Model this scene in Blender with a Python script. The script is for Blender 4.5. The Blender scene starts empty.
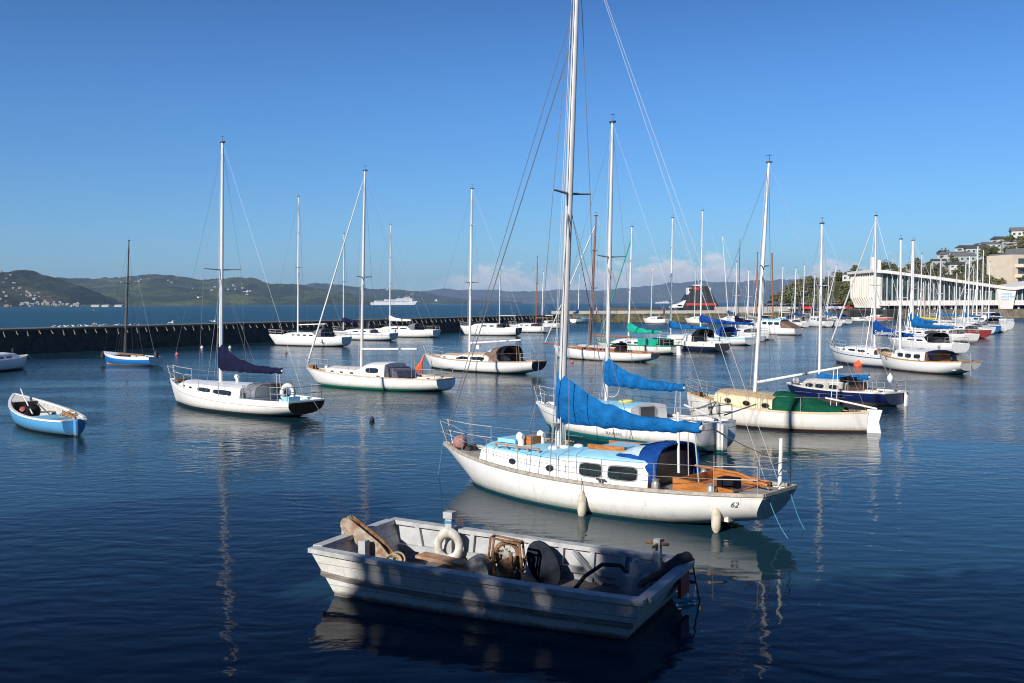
import bpy, math, random
from math import pi, sin, cos, radians
from mathutils import Vector, Matrix, noise as mnoise

random.seed(11)
scene = bpy.context.scene
COL = scene.collection
# ------------------------------------------------------------------ camera
H, F = 4.2, 1000.0
CAM = Vector((0, 0, H))
RCAM = Matrix.Rotation(pi / 2 - math.atan(38.7 / F), 3, 'X') @ Matrix.Rotation(-radians(.25), 3, 'Z')
cam = bpy.data.objects.new('camera', bpy.data.cameras.new('camera'))
COL.objects.link(cam)
cam.location = CAM
cam.rotation_euler = RCAM.to_euler()
cam.data.sensor_width = 36
cam.data.lens = 36 * F / 1024
cam.data.clip_start = .1
cam.data.clip_end = 40000
scene.camera = cam
# ------------------------------------------------------------------ light
SUN_EL, SUN_AZ = 28.0, 36.0           # elevation; degrees left of straight behind the viewer
LH = Vector((sin(radians(SUN_AZ)), cos(radians(SUN_AZ)), 0))
LDIR = (LH * cos(radians(SUN_EL)) - Vector((0, 0, sin(radians(SUN_EL))))).normalized()
sun = bpy.data.objects.new('sun', bpy.data.lights.new('sun', 'SUN'))
COL.objects.link(sun)
sun.data.energy = 4.7
sun.data.angle = radians(.53)
sun.data.color = (1, .945, .87)
sun.rotation_euler = LDIR.to_track_quat('-Z', 'Y').to_euler()

world = bpy.data.worlds.new('World')
scene.world = world
world.use_nodes = True


class NT:
    """small helper for node trees"""
    def __init__(s, tree):
        s.t = tree
        s.n = tree.nodes
        s.l = tree.links

    def node(s, kind, **kw):
        nd = s.n.new(kind)
        for k, v in kw.items():
            setattr(nd, k, v)
        return nd

    def put(s, sock, v):
        if isinstance(v, bpy.types.NodeSocket):
            s.l.new(v, sock)
        elif v is not None:
            sock.default_value = v

    def math(s, op, a, b=None, c=None, clamp=False):
        nd = s.node('ShaderNodeMath', operation=op, use_clamp=clamp)
        s.put(nd.inputs[0], a)
        s.put(nd.inputs[1], b)
        s.put(nd.inputs[2], c)
        return nd.outputs[0]

    def mix(s, f, a, b, mode='MIX'):
        nd = s.node('ShaderNodeMix', data_type='RGBA', blend_type=mode)
        s.put(nd.inputs[0], f)
        s.put(nd.inputs[6], a if isinstance(a, bpy.types.NodeSocket) else (*a[:3], 1))
        s.put(nd.inputs[7], b if isinstance(b, bpy.types.NodeSocket) else (*b[:3], 1))
        return nd.outputs[2]

    def noise(s, vec, scale, detail=3, rough=.5):
        nd = s.node('ShaderNodeTexNoise')
        s.put(nd.inputs['Vector'], vec)
        nd.inputs['Scale'].default_value = scale
        nd.inputs['Detail'].default_value = detail
        nd.inputs['Roughness'].default_value = rough
        return nd.outputs['Fac']

    def step(s, v, a, b, lo=0., hi=1.):
        nd = s.node('ShaderNodeMapRange', interpolation_type='SMOOTHSTEP')
        s.put(nd.inputs[0], v)
        for i, x in enumerate((a, b, lo, hi)):
            s.put(nd.inputs[i + 1], x)
        return nd.outputs[0]

    def mapping(s, vec, scale=(1, 1, 1), rot=(0, 0, 0)):
        nd = s.node('ShaderNodeMapping')
        s.put(nd.inputs[0], vec)
        nd.inputs['Scale'].default_value = scale
        nd.inputs['Rotation'].default_value = rot
        return nd.outputs[0]

    def xyz(s, vec):
        nd = s.node('ShaderNodeSeparateXYZ')
        s.put(nd.inputs[0], vec)
        return nd.outputs


def make_sky():
    w = NT(world.node_tree)
    w.n.clear()
    sky = w.node('ShaderNodeTexSky', sky_type='NISHITA', sun_disc=False)
    sky.sun_elevation = radians(SUN_EL)
    sky.sun_rotation = radians(180 + SUN_AZ)
    sky.altitude = 0
    sky.air_density = 1.0
    sky.dust_density = .15
    sky.ozone_density = 3.0
    hsv = w.node('ShaderNodeHueSaturation')
    hsv.inputs['Saturation'].default_value = 1.12
    w.l.new(sky.outputs[0], hsv.inputs['Color'])
    d = w.node('ShaderNodeTexCoord').outputs['Generated']
    x, y, z = w.xyz(d)[:]
    az = w.math('DIVIDE', x, w.math('MAXIMUM', y, .05))
    el = w.math('DIVIDE', z, w.math('MAXIMUM', y, .05))
    cv = w.node('ShaderNodeCombineXYZ')
    w.put(cv.inputs[0], az)
    w.put(cv.inputs[1], el)
    v2 = w.mapping(cv.outputs[0], (1, 1.7, 1))
    cva = w.node('ShaderNodeCombineXYZ')
    w.put(cva.inputs[0], az)
    top = w.noise(cva.outputs[0], 9, 2, .5)
    win = w.math('MULTIPLY', w.step(az, -.12, -.02), w.step(az, .46, .38))
    hgt = w.math('MULTIPLY', w.math('ADD', w.math('MULTIPLY', w.step(top, .3, .58), .03), .015), win)
    fine = w.math('MULTIPLY', w.math('SUBTRACT', w.noise(v2, 42, 6, .65), .5), .06)
    f = w.math('SUBTRACT', w.math('ADD', hgt, fine), el)
    mask = w.math('MULTIPLY', w.step(f, -.002, .016), win)
    low = w.step(el, .008, .034)
    mask = w.math('MULTIPLY', mask, w.math('MULTIPLY_ADD', low, .35, .5))
    inner = w.math('MULTIPLY_ADD', w.noise(v2, 70, 4, .6), .55, .62)
    cc = w.mix(w.step(f, .002, .028), (12, 11.2, 10.8), (7.6, 7.4, 7.8))
    cc = w.mix(1, cc, w.mix(inner, (.55, .55, .6), (1.1, 1.08, 1.05)), 'MULTIPLY')
    deep = w.mix(1, hsv.outputs[0], (.5, .84, 1.24), 'MULTIPLY')
    deep = w.mix(w.step(z, .17, .52), deep, w.mix(1, deep, (.26, .32, .42), 'MULTIPLY'))
    colr = w.mix(mask, deep, cc)
    bg = w.n.new('ShaderNodeBackground')
    w.l.new(colr, bg.inputs[0])
    bg.inputs[1].default_value = .08
    out = w.n.new('ShaderNodeOutputWorld')
    w.l.new(bg.outputs[0], out.inputs[0])


make_sky()
scene.view_settings.view_transform = 'Standard'
scene.view_settings.look = 'None'
scene.view_settings.exposure = 0.27
scene.view_settings.gamma = 1
scene.cycles.filter_width = 1.1
scene.cycles.volume_bounces = 0
scene.cycles.max_bounces = 7
scene.cycles.transparent_max_bounces = 8
scene.cycles.caustics_reflective = False
scene.cycles.caustics_refractive = False


# ------------------------------------------------------------------ helpers
def ray(px, py):
    return RCAM @ Vector(((px - 512) / F, -(py - 341.5) / F, -1))


def at_z(px, py, z=0.):
    d = ray(px, py)
    return CAM + d * ((z - H) / d.z)


def at_y(px, py, Y):
    d = ray(px, py)
    return CAM + d * (Y / d.y)


def proj(p):
    q = RCAM.transposed() @ (Vector(p) - CAM)
    return 512 + F * q.x / -q.z, 341.5 - F * q.y / -q.z


def lerp(a, b, t):
    return a + (b - a) * t


def smooth(t):
    t = max(0., min(1., t))
    return t * t * (3 - 2 * t)


def interp(tab, x):
    if x <= tab[0][0]:
        return tab[0][1]
    for (a, b), (c, d) in zip(tab, tab[1:]):
        if x <= c:
            return b + (d - b) * (x - a) / max(c - a, 1e-9)
    return tab[-1][1]


class MB:
    def __init__(s):
        s.v, s.f, s.m, s.uv = [], [], [], None
        s.mi = 0

    def add(s, vs, fs):
        o = len(s.v)
        s.v += [tuple(p) for p in vs]
        for f in fs:
            s.f.append(tuple(i + o for i in f))
            s.m.append(s.mi)
        return s

    def box(s, c, size, rz=0., M=None):
        x, y, z = (k / 2 for k in size)
        vs = [Vector((a * x, b * y, d * z)) for a in (-1, 1) for b in (-1, 1) for d in (-1, 1)]
        R = M if M is not None else Matrix.Rotation(rz, 3, 'Z')
        return s.add([R @ p + Vector(c) for p in vs],
                     [(0, 1, 3, 2), (4, 6, 7, 5), (0, 4, 5, 1), (2, 3, 7, 6), (0, 2, 6, 4), (1, 5, 7, 3)])

    def beam(s, a, b, w, h, up=(0, 0, 1)):
        """rectangular bar from a to b"""
        a, b = Vector(a), Vector(b)
        d = (b - a).normalized()
        side = d.cross(Vector(up))
        if side.length < 1e-4:
            side = d.cross(Vector((1, 0, 0)))
        side.normalize()
        u = side.cross(d)
        vs = []
        for p in (a, b):
            for i, j in ((-1, -1), (1, -1), (1, 1), (-1, 1)):
                vs.append(p + side * (i * w / 2) + u * (j * h / 2))
        return s.add(vs, [(3, 2, 1, 0), (4, 5, 6, 7), (0, 1, 5, 4), (1, 2, 6, 5), (2, 3, 7, 6), (3, 0, 4, 7)])

    def loft(s, rings, closed=True, cap=True):
        n = len(rings[0])
        vs = [p for r in rings for p in r]
        fs = []
        for i in range(len(rings) - 1):
            for j in range(n if closed else n - 1):
                k = (j + 1) % n
                fs.append((i * n + j, i * n + k, (i + 1) * n + k, (i + 1) * n + j))
        if cap and closed:
            fs.append(tuple(range(n - 1, -1, -1)))
            fs.append(tuple((len(rings) - 1) * n + j for j in range(n)))
        return s.add(vs, fs)

    def tube(s, path, r, n=6, ell=1.):
        path = [Vector(p) for p in path]
        rings = []
        for i, p in enumerate(path):
            d = (path[min(i + 1, len(path) - 1)] - path[max(i - 1, 0)]).normalized()
            ref = Vector((0, 0, 1)) if abs(d.z) < .9 else Vector((1, 0, 0))
            a = d.cross(ref).normalized()
            b = a.cross(d)
            rr = r[i] if isinstance(r, (list, tuple)) else r
            rings.append([p + a * (rr * cos(2 * pi * k / n)) + b * (rr * ell * sin(2 * pi * k / n)) for k in range(n)])
        return s.loft(rings)

    def lathe(s, prof, n=12, M=None, o=(0, 0, 0)):
        M = M if M is not None else Matrix.Identity(3)
        rings = [[M @ Vector((r * cos(2 * pi * k / n), r * sin(2 * pi * k / n), z)) + Vector(o) for k in range(n)] for r, z in prof]
        return s.loft(rings)

    def torus(s, c, R, r, M=None, n=20, m=8, ell=1.):
        M = M if M is not None else Matrix.Identity(3)
        vs, fs = [], []
        for i in range(n):
            a = 2 * pi * i / n
            for j in range(m):
                b = 2 * pi * j / m
                vs.append(M @ Vector(((R + r * cos(b)) * cos(a), (R + r * cos(b)) * sin(a) * ell, r * sin(b))) + Vector(c))
        for i in range(n):
            for j in range(m):
                fs.append((i * m + j, ((i + 1) % n) * m + j, ((i + 1) % n) * m + (j + 1) % m, i * m + (j + 1) % m))
        return s.add(vs, fs)

    def prism(s, pts, d):
        """polygon pts extruded by vector d"""
        n = len(pts)
        d = Vector(d)
        vs = [Vector(p) for p in pts] + [Vector(p) + d for p in pts]
        return s.add(vs, [tuple(range(n - 1, -1, -1)), tuple(range(n, 2 * n))] + [(i, (i + 1) % n, n + (i + 1) % n, n + i) for i in range(n)])

    def mesh(s, name, mats, smooth_=False, weld=False):
        me = bpy.data.meshes.new(name)
        me.from_pydata(s.v, [], s.f)
        for m in (mats if isinstance(mats, (list, tuple)) else [mats]):
            me.materials.append(m)
        for p, i in zip(me.polygons, s.m):
            p.material_index = i
        if s.uv:
            lay = me.uv_layers.new(name='UVMap')
            for lp in me.loops:
                lay.data[lp.index].uv = s.uv[lp.vertex_index]
        import bmesh
        bm = bmesh.new()
        bm.from_mesh(me)
        if weld:
            bmesh.ops.remove_doubles(bm, verts=bm.verts, dist=1e-4)
        bmesh.ops.recalc_face_normals(bm, faces=bm.faces)
        bm.to_mesh(me)
        bm.free()
        if smooth_:
            me.polygons.foreach_set('use_smooth', [True] * len(me.polygons))
            me.set_sharp_from_angle(angle=radians(38))
        return me

    def build(s, name, mats, parent=None, smooth_=False, label=None, weld=False):
        o = bpy.data.objects.new(name, s.mesh(name, mats, smooth_, weld))
        COL.objects.link(o)
        if parent is not None:
            o.parent = parent
        if label:
            o['label'] = label
        return o


def tag(o, label=None, cat=None, group=None, kind=None):
    for k, v in (('label', label), ('category', cat), ('group', group), ('kind', kind)):
        if v:
            o[k] = v
    return o


def thing(name, label, cat, loc=(0, 0, 0), rz=0., group=None):
    o = bpy.data.objects.new(name, None)
    COL.objects.link(o)
    o.location = loc
    o.rotation_euler = (0, 0, rz)
    o.empty_display_size = .3
    return tag(o, label, cat, group)


def copy_tree(o, parent=None):
    c = o.copy()
    COL.objects.link(c)
    if parent is not None:
        c.parent = parent
    for ch in [x for x in o.children]:
        copy_tree(ch, c)
    return c


# ------------------------------------------------------------------ materials
MATS = {}


def pmat(name, c, rough=.5, metal=0., var=.15, scale=6., bump=0., spec=.5, c2=None, trans=None, stretch=(1, 1, 1), bscale=None):
    if name in MATS:
        return MATS[name]
    m = bpy.data.materials.new(name)
    m.use_nodes = True
    t = NT(m.node_tree)
    bs = t.n['Principled BSDF']
    co = t.mapping(t.node('ShaderNodeTexCoord').outputs['Object'], stretch)
    nz = t.noise(co, scale, 5, .6)
    lo = tuple(k * (1 - var) for k in c) if c2 is None else c2
    hi = tuple(min(1, k * (1 + var * .6)) for k in c) if c2 is None else c
    t.l.new(t.mix(t.step(nz, .3, .7), lo, hi), bs.inputs['Base Color'])
    bs.inputs['Roughness'].default_value = rough
    bs.inputs['Metallic'].default_value = metal
    bs.inputs['Specular IOR Level'].default_value = spec
    if bump:
        b = t.node('ShaderNodeBump')
        b.inputs['Strength'].default_value = 1
        b.inputs['Distance'].default_value = bump
        t.l.new(t.noise(co, bscale or scale * 3, 4, .6), b.inputs['Height'])
        t.l.new(b.outputs[0], bs.inputs['Normal'])
    MATS[name] = m
    return m


def hull_mat(name, top, boot=None, z1=.12, z0=.0, anti=(.03, .03, .035), stripe=None, sa=.1, sb=.13, seams=False, dirt=.25, rough=.3, band=None, bz=0.):
    m = bpy.data.materials.new(name)
    m.use_nodes = True
    t = NT(m.node_tree)
    bs = t.n['Principled BSDF']
    tc = t.node('ShaderNodeTexCoord')
    x, y, z = t.xyz(tc.outputs['Object'])[:]
    u, v, _ = t.xyz(tc.outputs['UV'])[:]
    nz = t.noise(t.mapping(tc.outputs['Object'], (1.4, 1.4, .25)), 3.2, 5, .65)
    col = t.mix(t.math('MULTIPLY', t.step(nz, .48, .8), dirt), top, tuple(k * q for k, q in zip(top, (.62, .54, .42))))
    low = t.math('MULTIPLY', t.step(z, z1 + .3, z1), t.math('MULTIPLY', t.noise(tc.outputs['Object'], 9, 4, .7), dirt * 1.2))
    col = t.mix(low, col, tuple(k * q for k, q in zip(top, (.55, .52, .38))))
    st = t.noise(t.mapping(tc.outputs['Object'], (5, 5, .35)), 2.4, 4, .7)
    col = t.mix(t.math('MULTIPLY', t.step(st, .6, .72), min(1, dirt * 1.1)), col, tuple(k * q for k, q in zip(top, (.66, .5, .34))))
    scum = t.math('MULTIPLY', t.step(t.math('ADD', z, t.math('MULTIPLY', st, -.14)), z1 + .06, z1 - .06), .55)
    col = t.mix(scum, col, (.2, .19, .1))
    if band:
        col = t.mix(t.math('LESS_THAN', z, bz), col, band)
    if seams:
        w = t.math('FRACT', t.math('MULTIPLY', v, 8.5))
        col = t.mix(t.math('MULTIPLY', t.math('LESS_THAN', w, .08), .35), col, (.25, .22, .18))
    if stripe:
        inside = t.math('MULTIPLY', t.math('GREATER_THAN', v, sa), t.math('LESS_THAN', v, sb))
        col = t.mix(inside, col, stripe)
    col = t.mix(t.math('LESS_THAN', z, z1), col, boot or anti)
    col = t.mix(t.math('LESS_THAN', z, z0), col, anti)
    t.l.new(col, bs.inputs['Base Color'])
    t.l.new(t.math('MULTIPLY_ADD', nz, .3, rough - .12), bs.inputs['Roughness'])
    b = t.node('ShaderNodeBump')
    b.inputs['Distance'].default_value = .012
    b.inputs['Strength'].default_value = .5
    t.l.new(t.noise(t.mapping(tc.outputs['Object'], (.7, .7, 1.6)), 2.2, 2, .5), b.inputs['Height'])
    t.l.new(b.outputs[0], bs.inputs['Normal'])
    return m


WHITE = pmat('white_paint', (.82, .82, .8), .35, var=.07, scale=3)
CREAMW = pmat('off_white_gelcoat', (.74, .71, .64), .4, var=.08, scale=4)
CREAM = pmat('cream_paint', (.78, .67, .44), .4, var=.08, scale=3)
PALEBLUE = pmat('pale_blue_deck_paint', (.3, .62, .8), .55, var=.1, scale=5)
GREYDECK = pmat('weathered_deck', (.36, .33, .29), .7, var=.25, scale=12, stretch=(.3, 3, 1))
TEAK = pmat('teak', (.42, .27, .15), .6, var=.3, scale=9, stretch=(.3, 3, 3))
VARN = pmat('varnished_wood', (.46, .17, .045), .28, var=.35, scale=10, stretch=(.5, 3, 3))
DARKWOOD = pmat('dark_stained_wood', (.15, .062, .035), .35, var=.3, scale=8, stretch=(.4, 3, 3))
BROWNMAST = pmat('brown_spar', (.3, .12, .06), .4, var=.2, scale=6)
ALU = pmat('spar_paint', (.78, .78, .76), .35, var=.06, scale=2)
ALUG = pmat('anodised_spar', (.64, .63, .61), .4, metal=.08, var=.1, scale=2)
STEEL = pmat('stainless_steel', (.38, .38, .37), .45, metal=.3, var=.1, scale=8)
WIRE = pmat('rigging_wire', (.28, .28, .3), .35, metal=.5, var=.1, scale=8)
WIREL = pmat('pale_rigging', (.62, .62, .62), .4, metal=.2, var=.1, scale=8)
DARKM = pmat('dark_fitting', (.05, .05, .055), .45, var=.2, scale=8)
GLASS = pmat('dark_window', (.012, .012, .014), .06, var=.2, scale=3, spec=.7)
BLUEC = pmat('bright_blue_canvas', (.006, .125, .36), .75, var=.3, scale=3.5, bump=.07, bscale=5, spec=.12)
BLUED = pmat('deep_blue_canvas', (.008, .06, .27), .75, var=.3, scale=3.5, bump=.07, bscale=5, spec=.12)
NAVYC = pmat('navy_canvas', (.008, .009, .035), .8, var=.25, scale=4, bump=.03, bscale=5, spec=.12)
GREENC = pmat('dark_green_canvas', (.006, .085, .045), .75, var=.2, scale=4, bump=.03, bscale=5, spec=.12)
SEAGREEN = pmat('sea_green_canvas', (.01, .36, .24), .75, var=.15, scale=4, bump=.03, bscale=5, spec=.12)
WHITEC = pmat('white_canvas', (.72, .71, .68), .8, var=.1, scale=4, bump=.03, bscale=5, spec=.12)
BROWNC = pmat('brown_canvas', (.2, .13, .1), .8, var=.2, scale=4, bump=.02, bscale=5, spec=.12)
BLACKC = pmat('black_canvas', (.012, .012, .016), .8, var=.2, scale=4, bump=.02, bscale=5, spec=.12)
CLEAR = pmat('dodger_pane', (.42, .55, .62), .15, var=.15, scale=5)
ROPE = pmat('rope', (.38, .29, .18), .9, var=.35, scale=30)
BLUEROPE = pmat('blue_rope', (.07, .24, .38), .8, var=.3, scale=30)
RUBBER = pmat('fender_vinyl', (.62, .57, .45), .55, var=.25, scale=6)
BLACK = pmat('black_rubber', (.02, .02, .022), .6, var=.3, scale=8)
ORANGE = pmat('orange_plastic', (.75, .12, .035), .45, var=.2, scale=6)
PINK = pmat('faded_pink_vinyl', (.45, .2, .18), .5, var=.3, scale=6)
RUST = pmat('rusty_iron', (.3, .16, .075), .85, var=.5, scale=14, bump=.01, c2=(.12, .06, .03))
RED = pmat('red_paint', (.55, .05, .04), .4, var=.2, scale=3)
SALMON = pmat('salmon_paint', (.55, .16, .12), .4, var=.2, scale=3)
GREYM = pmat('grey_metal', (.3, .33, .34), .5, var=.25, scale=10, bump=.004)


# ------------------------------------------------------------------ boats
class Boat:
    """a hull set out from where its stem and its stern stand in the harbour"""
    def __init__(b, name, label, cat, bow, zb, stern, zs, beam, zm=None, tw=.62, sm=.56, ob=.1, s2=.62, zt=.06, d=.35,
                 rake=.0, group=None, Lfix=None, near=True):
        A, B = at_z(*bow, zb), at_z(*stern, zs)
        A.z = B.z = 0
        if Lfix:
            u = Vector(ray(*stern)).xy.normalized().to_3d()
            k = A.dot(u)
            disc = Lfix ** 2 - (A.length_squared - k * k)
            B = u * (k - (math.sqrt(disc) if disc > 0 else 0) * (1 if near else -1))
        b.L = (A - B).length
        b.rz = math.atan2((A - B).y, (A - B).x)
        b.o = (A + B) / 2
        b.zb, b.zs = zb, zs
        b.zm = zm if zm is not None else min(zb, zs) * .88
        b.beam, b.tw, b.sm, b.ob, b.s2, b.zt, b.d, b.rake = beam, tw, sm, ob, s2, zt, d, rake
        b.root = thing(name, label, cat, b.o, b.rz, group)
        print('BOAT %-40s L=%.1f  D=%.0f' % (label[:40], b.L, b.o.y))

    def loc(b, p):
        return Matrix.Rotation(-b.rz, 3, 'Z') @ (Vector(p) - b.o)

    def pz(b, px, py, z):
        return b.loc(at_z(px, py, z))

    def x(b, s):
        return b.L * (.5 - s)

    def sheer(b, s):
        a, m, c = b.zb, b.zm, b.zs
        k = .62
        return a * (s - k) * (s - 1) / k + m * s * (s - 1) / (k * (k - 1)) + c * s * (s - k) / (1 - k)

    def hb(b, s):
        if s < b.sm:
            f = 1 - (1 - s / b.sm) ** 2.15
        else:
            f = 1 - (1 - b.tw) * ((s - b.sm) / (1 - b.sm)) ** 2.1
        return b.beam / 2 * f

    def keel(b, s):
        s1 = b.ob * (b.zb + b.d) / b.zb
        if s < s1:
            return b.zb - (b.zb + b.d) * (1 - (1 - s / s1) ** 1.12)
        if s > b.s2:
            return -b.d + (b.zt + b.d) * ((s - b.s2) / (1 - b.s2)) ** 1.5
        return -b.d

    def pt(b, s, t, side=1, off=0.):
        sh, zk, w = b.sheer(s), b.keel(s), b.hb(s)
        q = smooth(s / .45)
        m, n = lerp(1.25, 2.9, q), lerp(1.05, 2.0, q)
        z = sh + (zk - sh) * t
        y = w * max(0, 1 - t ** m) ** (1 / n)
        return Vector((b.x(s) + b.rake * (sh - z) * smooth((s - .75) / .25), side * (y + off), z))

    def at_depth(b, s, z, side=1, off=0.):
        sh, zk = b.sheer(s), b.keel(s)
        return b.pt(s, min(1, max(0, (sh - z) / (sh - zk))), side, off)

    SS = [0, .006, .02, .045, .08, .12, .17, .23, .3, .37, .44, .51, .58, .65, .72, .79, .85, .9, .94, .97, 1]
    TT = [0, .06, .14, .24, .35, .46, .57, .68, .78, .87, .94, 1]

    def hull(b, mat, transom=None, rail=WHITE, deck=GREYDECK, cock=None, cock_mat=WHITE, drop=.05, rail_h=.05):
        mb = MB()
        uv = []
        for side in (1, -1):
            rings = [[b.pt(s, t, side) for t in b.TT] for s in b.SS]
            mb.loft(rings, closed=False)
            uv += [(s * b.L, b.sheer(s) - b.pt(s, t, 1).z) for s in b.SS for t in b.TT]
        mb.uv = uv
        b.hull_o = mb.build('hull', mat, b.root, True)
        tr = MB()
        pr = [b.pt(1, t, 1) for t in b.TT]
        tr.add(pr + [Vector((p.x, -p.y, p.z)) for p in pr[-2::-1]], [tuple(range(2 * len(pr) - 1))])
        tr.uv = [(b.L, b.zs - p[2]) for p in tr.v]
        tr.build('transom', transom or mat, b.root)
        # deck, open where the cockpit is
        dk = MB()
        ss = sorted(set(b.SS + list(cock[:2]))) if cock else b.SS
        rows = []
        for s in ss:
            w = max(b.hb(s) - .004, 0)
            c = min(cock[2], .86 * w) if cock else .5 * w
            x0 = b.x(s)
            zd = b.sheer(s) - drop
            ys = [-w, -(w + c) / 2, -c, 0, c, (w + c) / 2, w]
            rows.append([Vector((x0, y, zd + .04 * (1 - (y / max(w, .01)) ** 2))) for y in ys])
        o = 0
        n = 7
        vs = [p for r in rows for p in r]
        fs = []
        for i in range(len(ss) - 1):
            for j in range(n - 1):
                if cock and cock[0] <= ss[i] < cock[1] and j in (2, 3):
                    continue
                fs.append((i * n + j, i * n + j + 1, (i + 1) * n + j + 1, (i + 1) * n + j))
        dk.add(vs, fs).build('deck', deck, b.root, True)
        if cock:
            s0, s1, cw, fl = cock[:4]
            ck = MB()
            x0, x1 = b.x(s0), b.x(s1)
            zt0 = b.sheer(s0) - drop + .03
            c1 = min(cw, .86 * b.hb(s1))
            ring = lambda z, k=1.: [Vector((x0, -cw * k, z)), Vector((x0, cw * k, z)), Vector((x1, c1 * k, z)), Vector((x1, -c1 * k, z))]
            ck.add(ring(zt0) + ring(fl), [(0, 1, 5, 4), (1, 2, 6, 5), (2, 3, 7, 6), (3, 0, 4, 7), (4, 5, 6, 7)])
            # seats along both sides
            for sd in (1, -1):
                ck.box(((x0 + x1) / 2, sd * (cw * .78), fl + .17), (abs(x1 - x0) - .02, cw * .4, .3))
            ck.build('cockpit', cock_mat, b.root)
        if rail:
            rl = MB()
            for side in (1, -1):
                rings = []
                for s in b.SS[1:]:
                    w, z = b.hb(s) + .012, b.sheer(s)
                    i = max(w - .055, 0)
                    x0 = b.x(s)
                    rings.append([Vector((x0, side * w, z - .012)), Vector((x0, side * i, z - .012)), Vector((x0, side * i, z + rail_h)), Vector((x0, side * w, z + rail_h))])
                rl.loft(rings)
            w = b.hb(1)
            rl.box((b.x(1) + .02, 0, b.zs + rail_h * .5 - .008), (.05, 2 * w - .12, rail_h + .01))
            rl.build('toe_rail', rail, b.root)
        return b

    # cabin -------------------------------------------------------
    def zd(b, s):
        return b.sheer(s) - .03

    def set_cabin(b, prof, wf=.66, wmax=9., tumble=.06):
        b.prof, b.wf, b.wmax, b.tumble = prof, wf, wmax, tumble

    def cw_(b, s):
        return min(b.hb(s) * b.wf, b.wmax)

    def side_pt(b, s, v, side=1, off=0.):
        h = interp(b.prof, s)
        w = b.cw_(s)
        return Vector((b.x(s), side * (w - b.tumble * v + off), b.zd(s) - .03 + (h * .86 + .03) * v))

    def cabin(b, side_mat, top_mat, aft=None, crown=.09, over=.0):
        p = b.prof
        ss = []
        for (a, _), (c, _) in zip(p, p[1:]):
            k = max(1, int((c - a) / .03))
            ss += [a + (c - a) * i / k for i in range(k)]
        ss.append(p[-1][0])
        sd, rf = MB(), MB()
        secs = []
        for s in ss:
            h, w = interp(p, s), b.cw_(s)
            x0, z0 = b.x(s), b.zd(s)
            wt = w - b.tumble
            top = [(wt, z0 + h * .86), (wt - .02, z0 + h * .95), (wt - .07, z0 + h), (wt * .55, z0 + h + crown * .7), (0, z0 + h + crown)]
            secs.append((x0, w, z0, top))
        for side in (1, -1):
            sd.loft([[Vector((x0, side * w, z0 - .03)), Vector((x0, side * top[0][0], top[0][1]))] for x0, w, z0, top in secs], closed=False)
        for k in (0, -1):
            x0, w, z0, top = secs[k]
            ring = [Vector((x0, w, z0 - .03))] + [Vector((x0, y, z)) for y, z in top] + [Vector((x0, -y, z)) for y, z in top[-2::-1]] + [Vector((x0, -w, z0 - .03))]
            if k == -1 and aft is not None:
                MB().add(ring, [tuple(range(len(ring)))]).build('companionway', aft, b.root)
            else:
                sd.add(ring, [tuple(range(len(ring)))])
        sd.build('cabin_side', side_mat, b.root, False)
        rf.loft([[Vector((x0, y, z)) for y, z in top] + [Vector((x0, -y, z)) for y, z in top[-2::-1]] for x0, w, z0, top in secs], closed=False)
        rf.build('cabin_roof', top_mat, b.root, True)
        return b

    def roof_z(b, s, crown=.09):
        return b.zd(s) + interp(b.prof, s) + crown

    def window(b, s0, s1, v0, v1, n=4., frame=None, glass=GLASS, sides=(1, -1)):
        sc, vc, sr, vr = (s0 + s1) / 2, (v0 + v1) / 2, (s1 - s0) / 2, (v1 - v0) / 2
        for side in sides:
            def outline(k, off):
                pts = []
                for i in range(28):
                    a = 2 * pi * i / 28
                    cx = math.copysign(abs(cos(a)) ** (2 / n), cos(a))
                    sy = math.copysign(abs(sin(a)) ** (2 / n), sin(a))
                    pts.append(b.side_pt(sc + cx * (sr + k / b.L), vc + sy * (vr + k / .35), side, off))
                return pts
            w = MB().prism(outline(0, .012), (0, -side * .03, 0)).build('window', glass, b.root)
            if frame:
                MB().prism(outline(.018, .007), (0, -side * .03, 0)).build('frame', frame, w)

    # rig ---------------------------------------------------------
    def rig(b, sm, tip, zbase=None, r=.06, mat=ALU, spread=((.55, .75),), boom=None, boom_mat=None, cover=None, hm=.9, jib=None, fore=.98,
            back=True, wr=.006, wire=WIRE, shroud_s=.04, foot=(0., 0.), fs=0.0, masthead=True, droop=0., furl=None, hw=.13, topping=False, sy=0, bpx=None, goose=None, bend=None):
        if bpx is not None:
            sm = min((i / 400 for i in range(24, 330)), key=lambda q: abs(proj(Matrix.Rotation(b.rz, 3, 'Z') @ Vector((b.x(q), 0, b.zs + .3)) + b.o)[0] - bpx))
        pr = getattr(b, 'prof', None)
        if pr and pr[0][0] < sm < pr[-1][0]:
            zbase = b.roof_z(sm) - .02
        elif zbase is None:
            zbase = b.zd(sm)
        base = Vector((b.x(sm), sy, zbase))
        wb = Matrix.Rotation(b.rz, 3, 'Z') @ base + b.o
        tp = b.loc(at_y(*tip, wb.y))
        b.base, b.tip = base, tp
        m = lambda k: base.lerp(tp, k)
        MB().tube([base - Vector((0, 0, .02)), m(.3), m(.62), tp], [r, r, r * .92, r * .62], 10).build('mast', mat, b.root, True)
        if masthead:
            mh = MB()
            mh.box(tp + Vector((0, 0, .03)), (r * 3.2, r * 1.2, .06))
            mh.tube([tp + Vector((-.02, 0, .05)), tp + Vector((-.02, 0, .28))], .009, 4)
            mh.tube([tp + Vector((-.15, .05, .25)), tp + Vector((.12, -.04, .27))], .009, 4)
            mh.build('masthead_fitting', DARKM, b.root)
        W = {}
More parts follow.
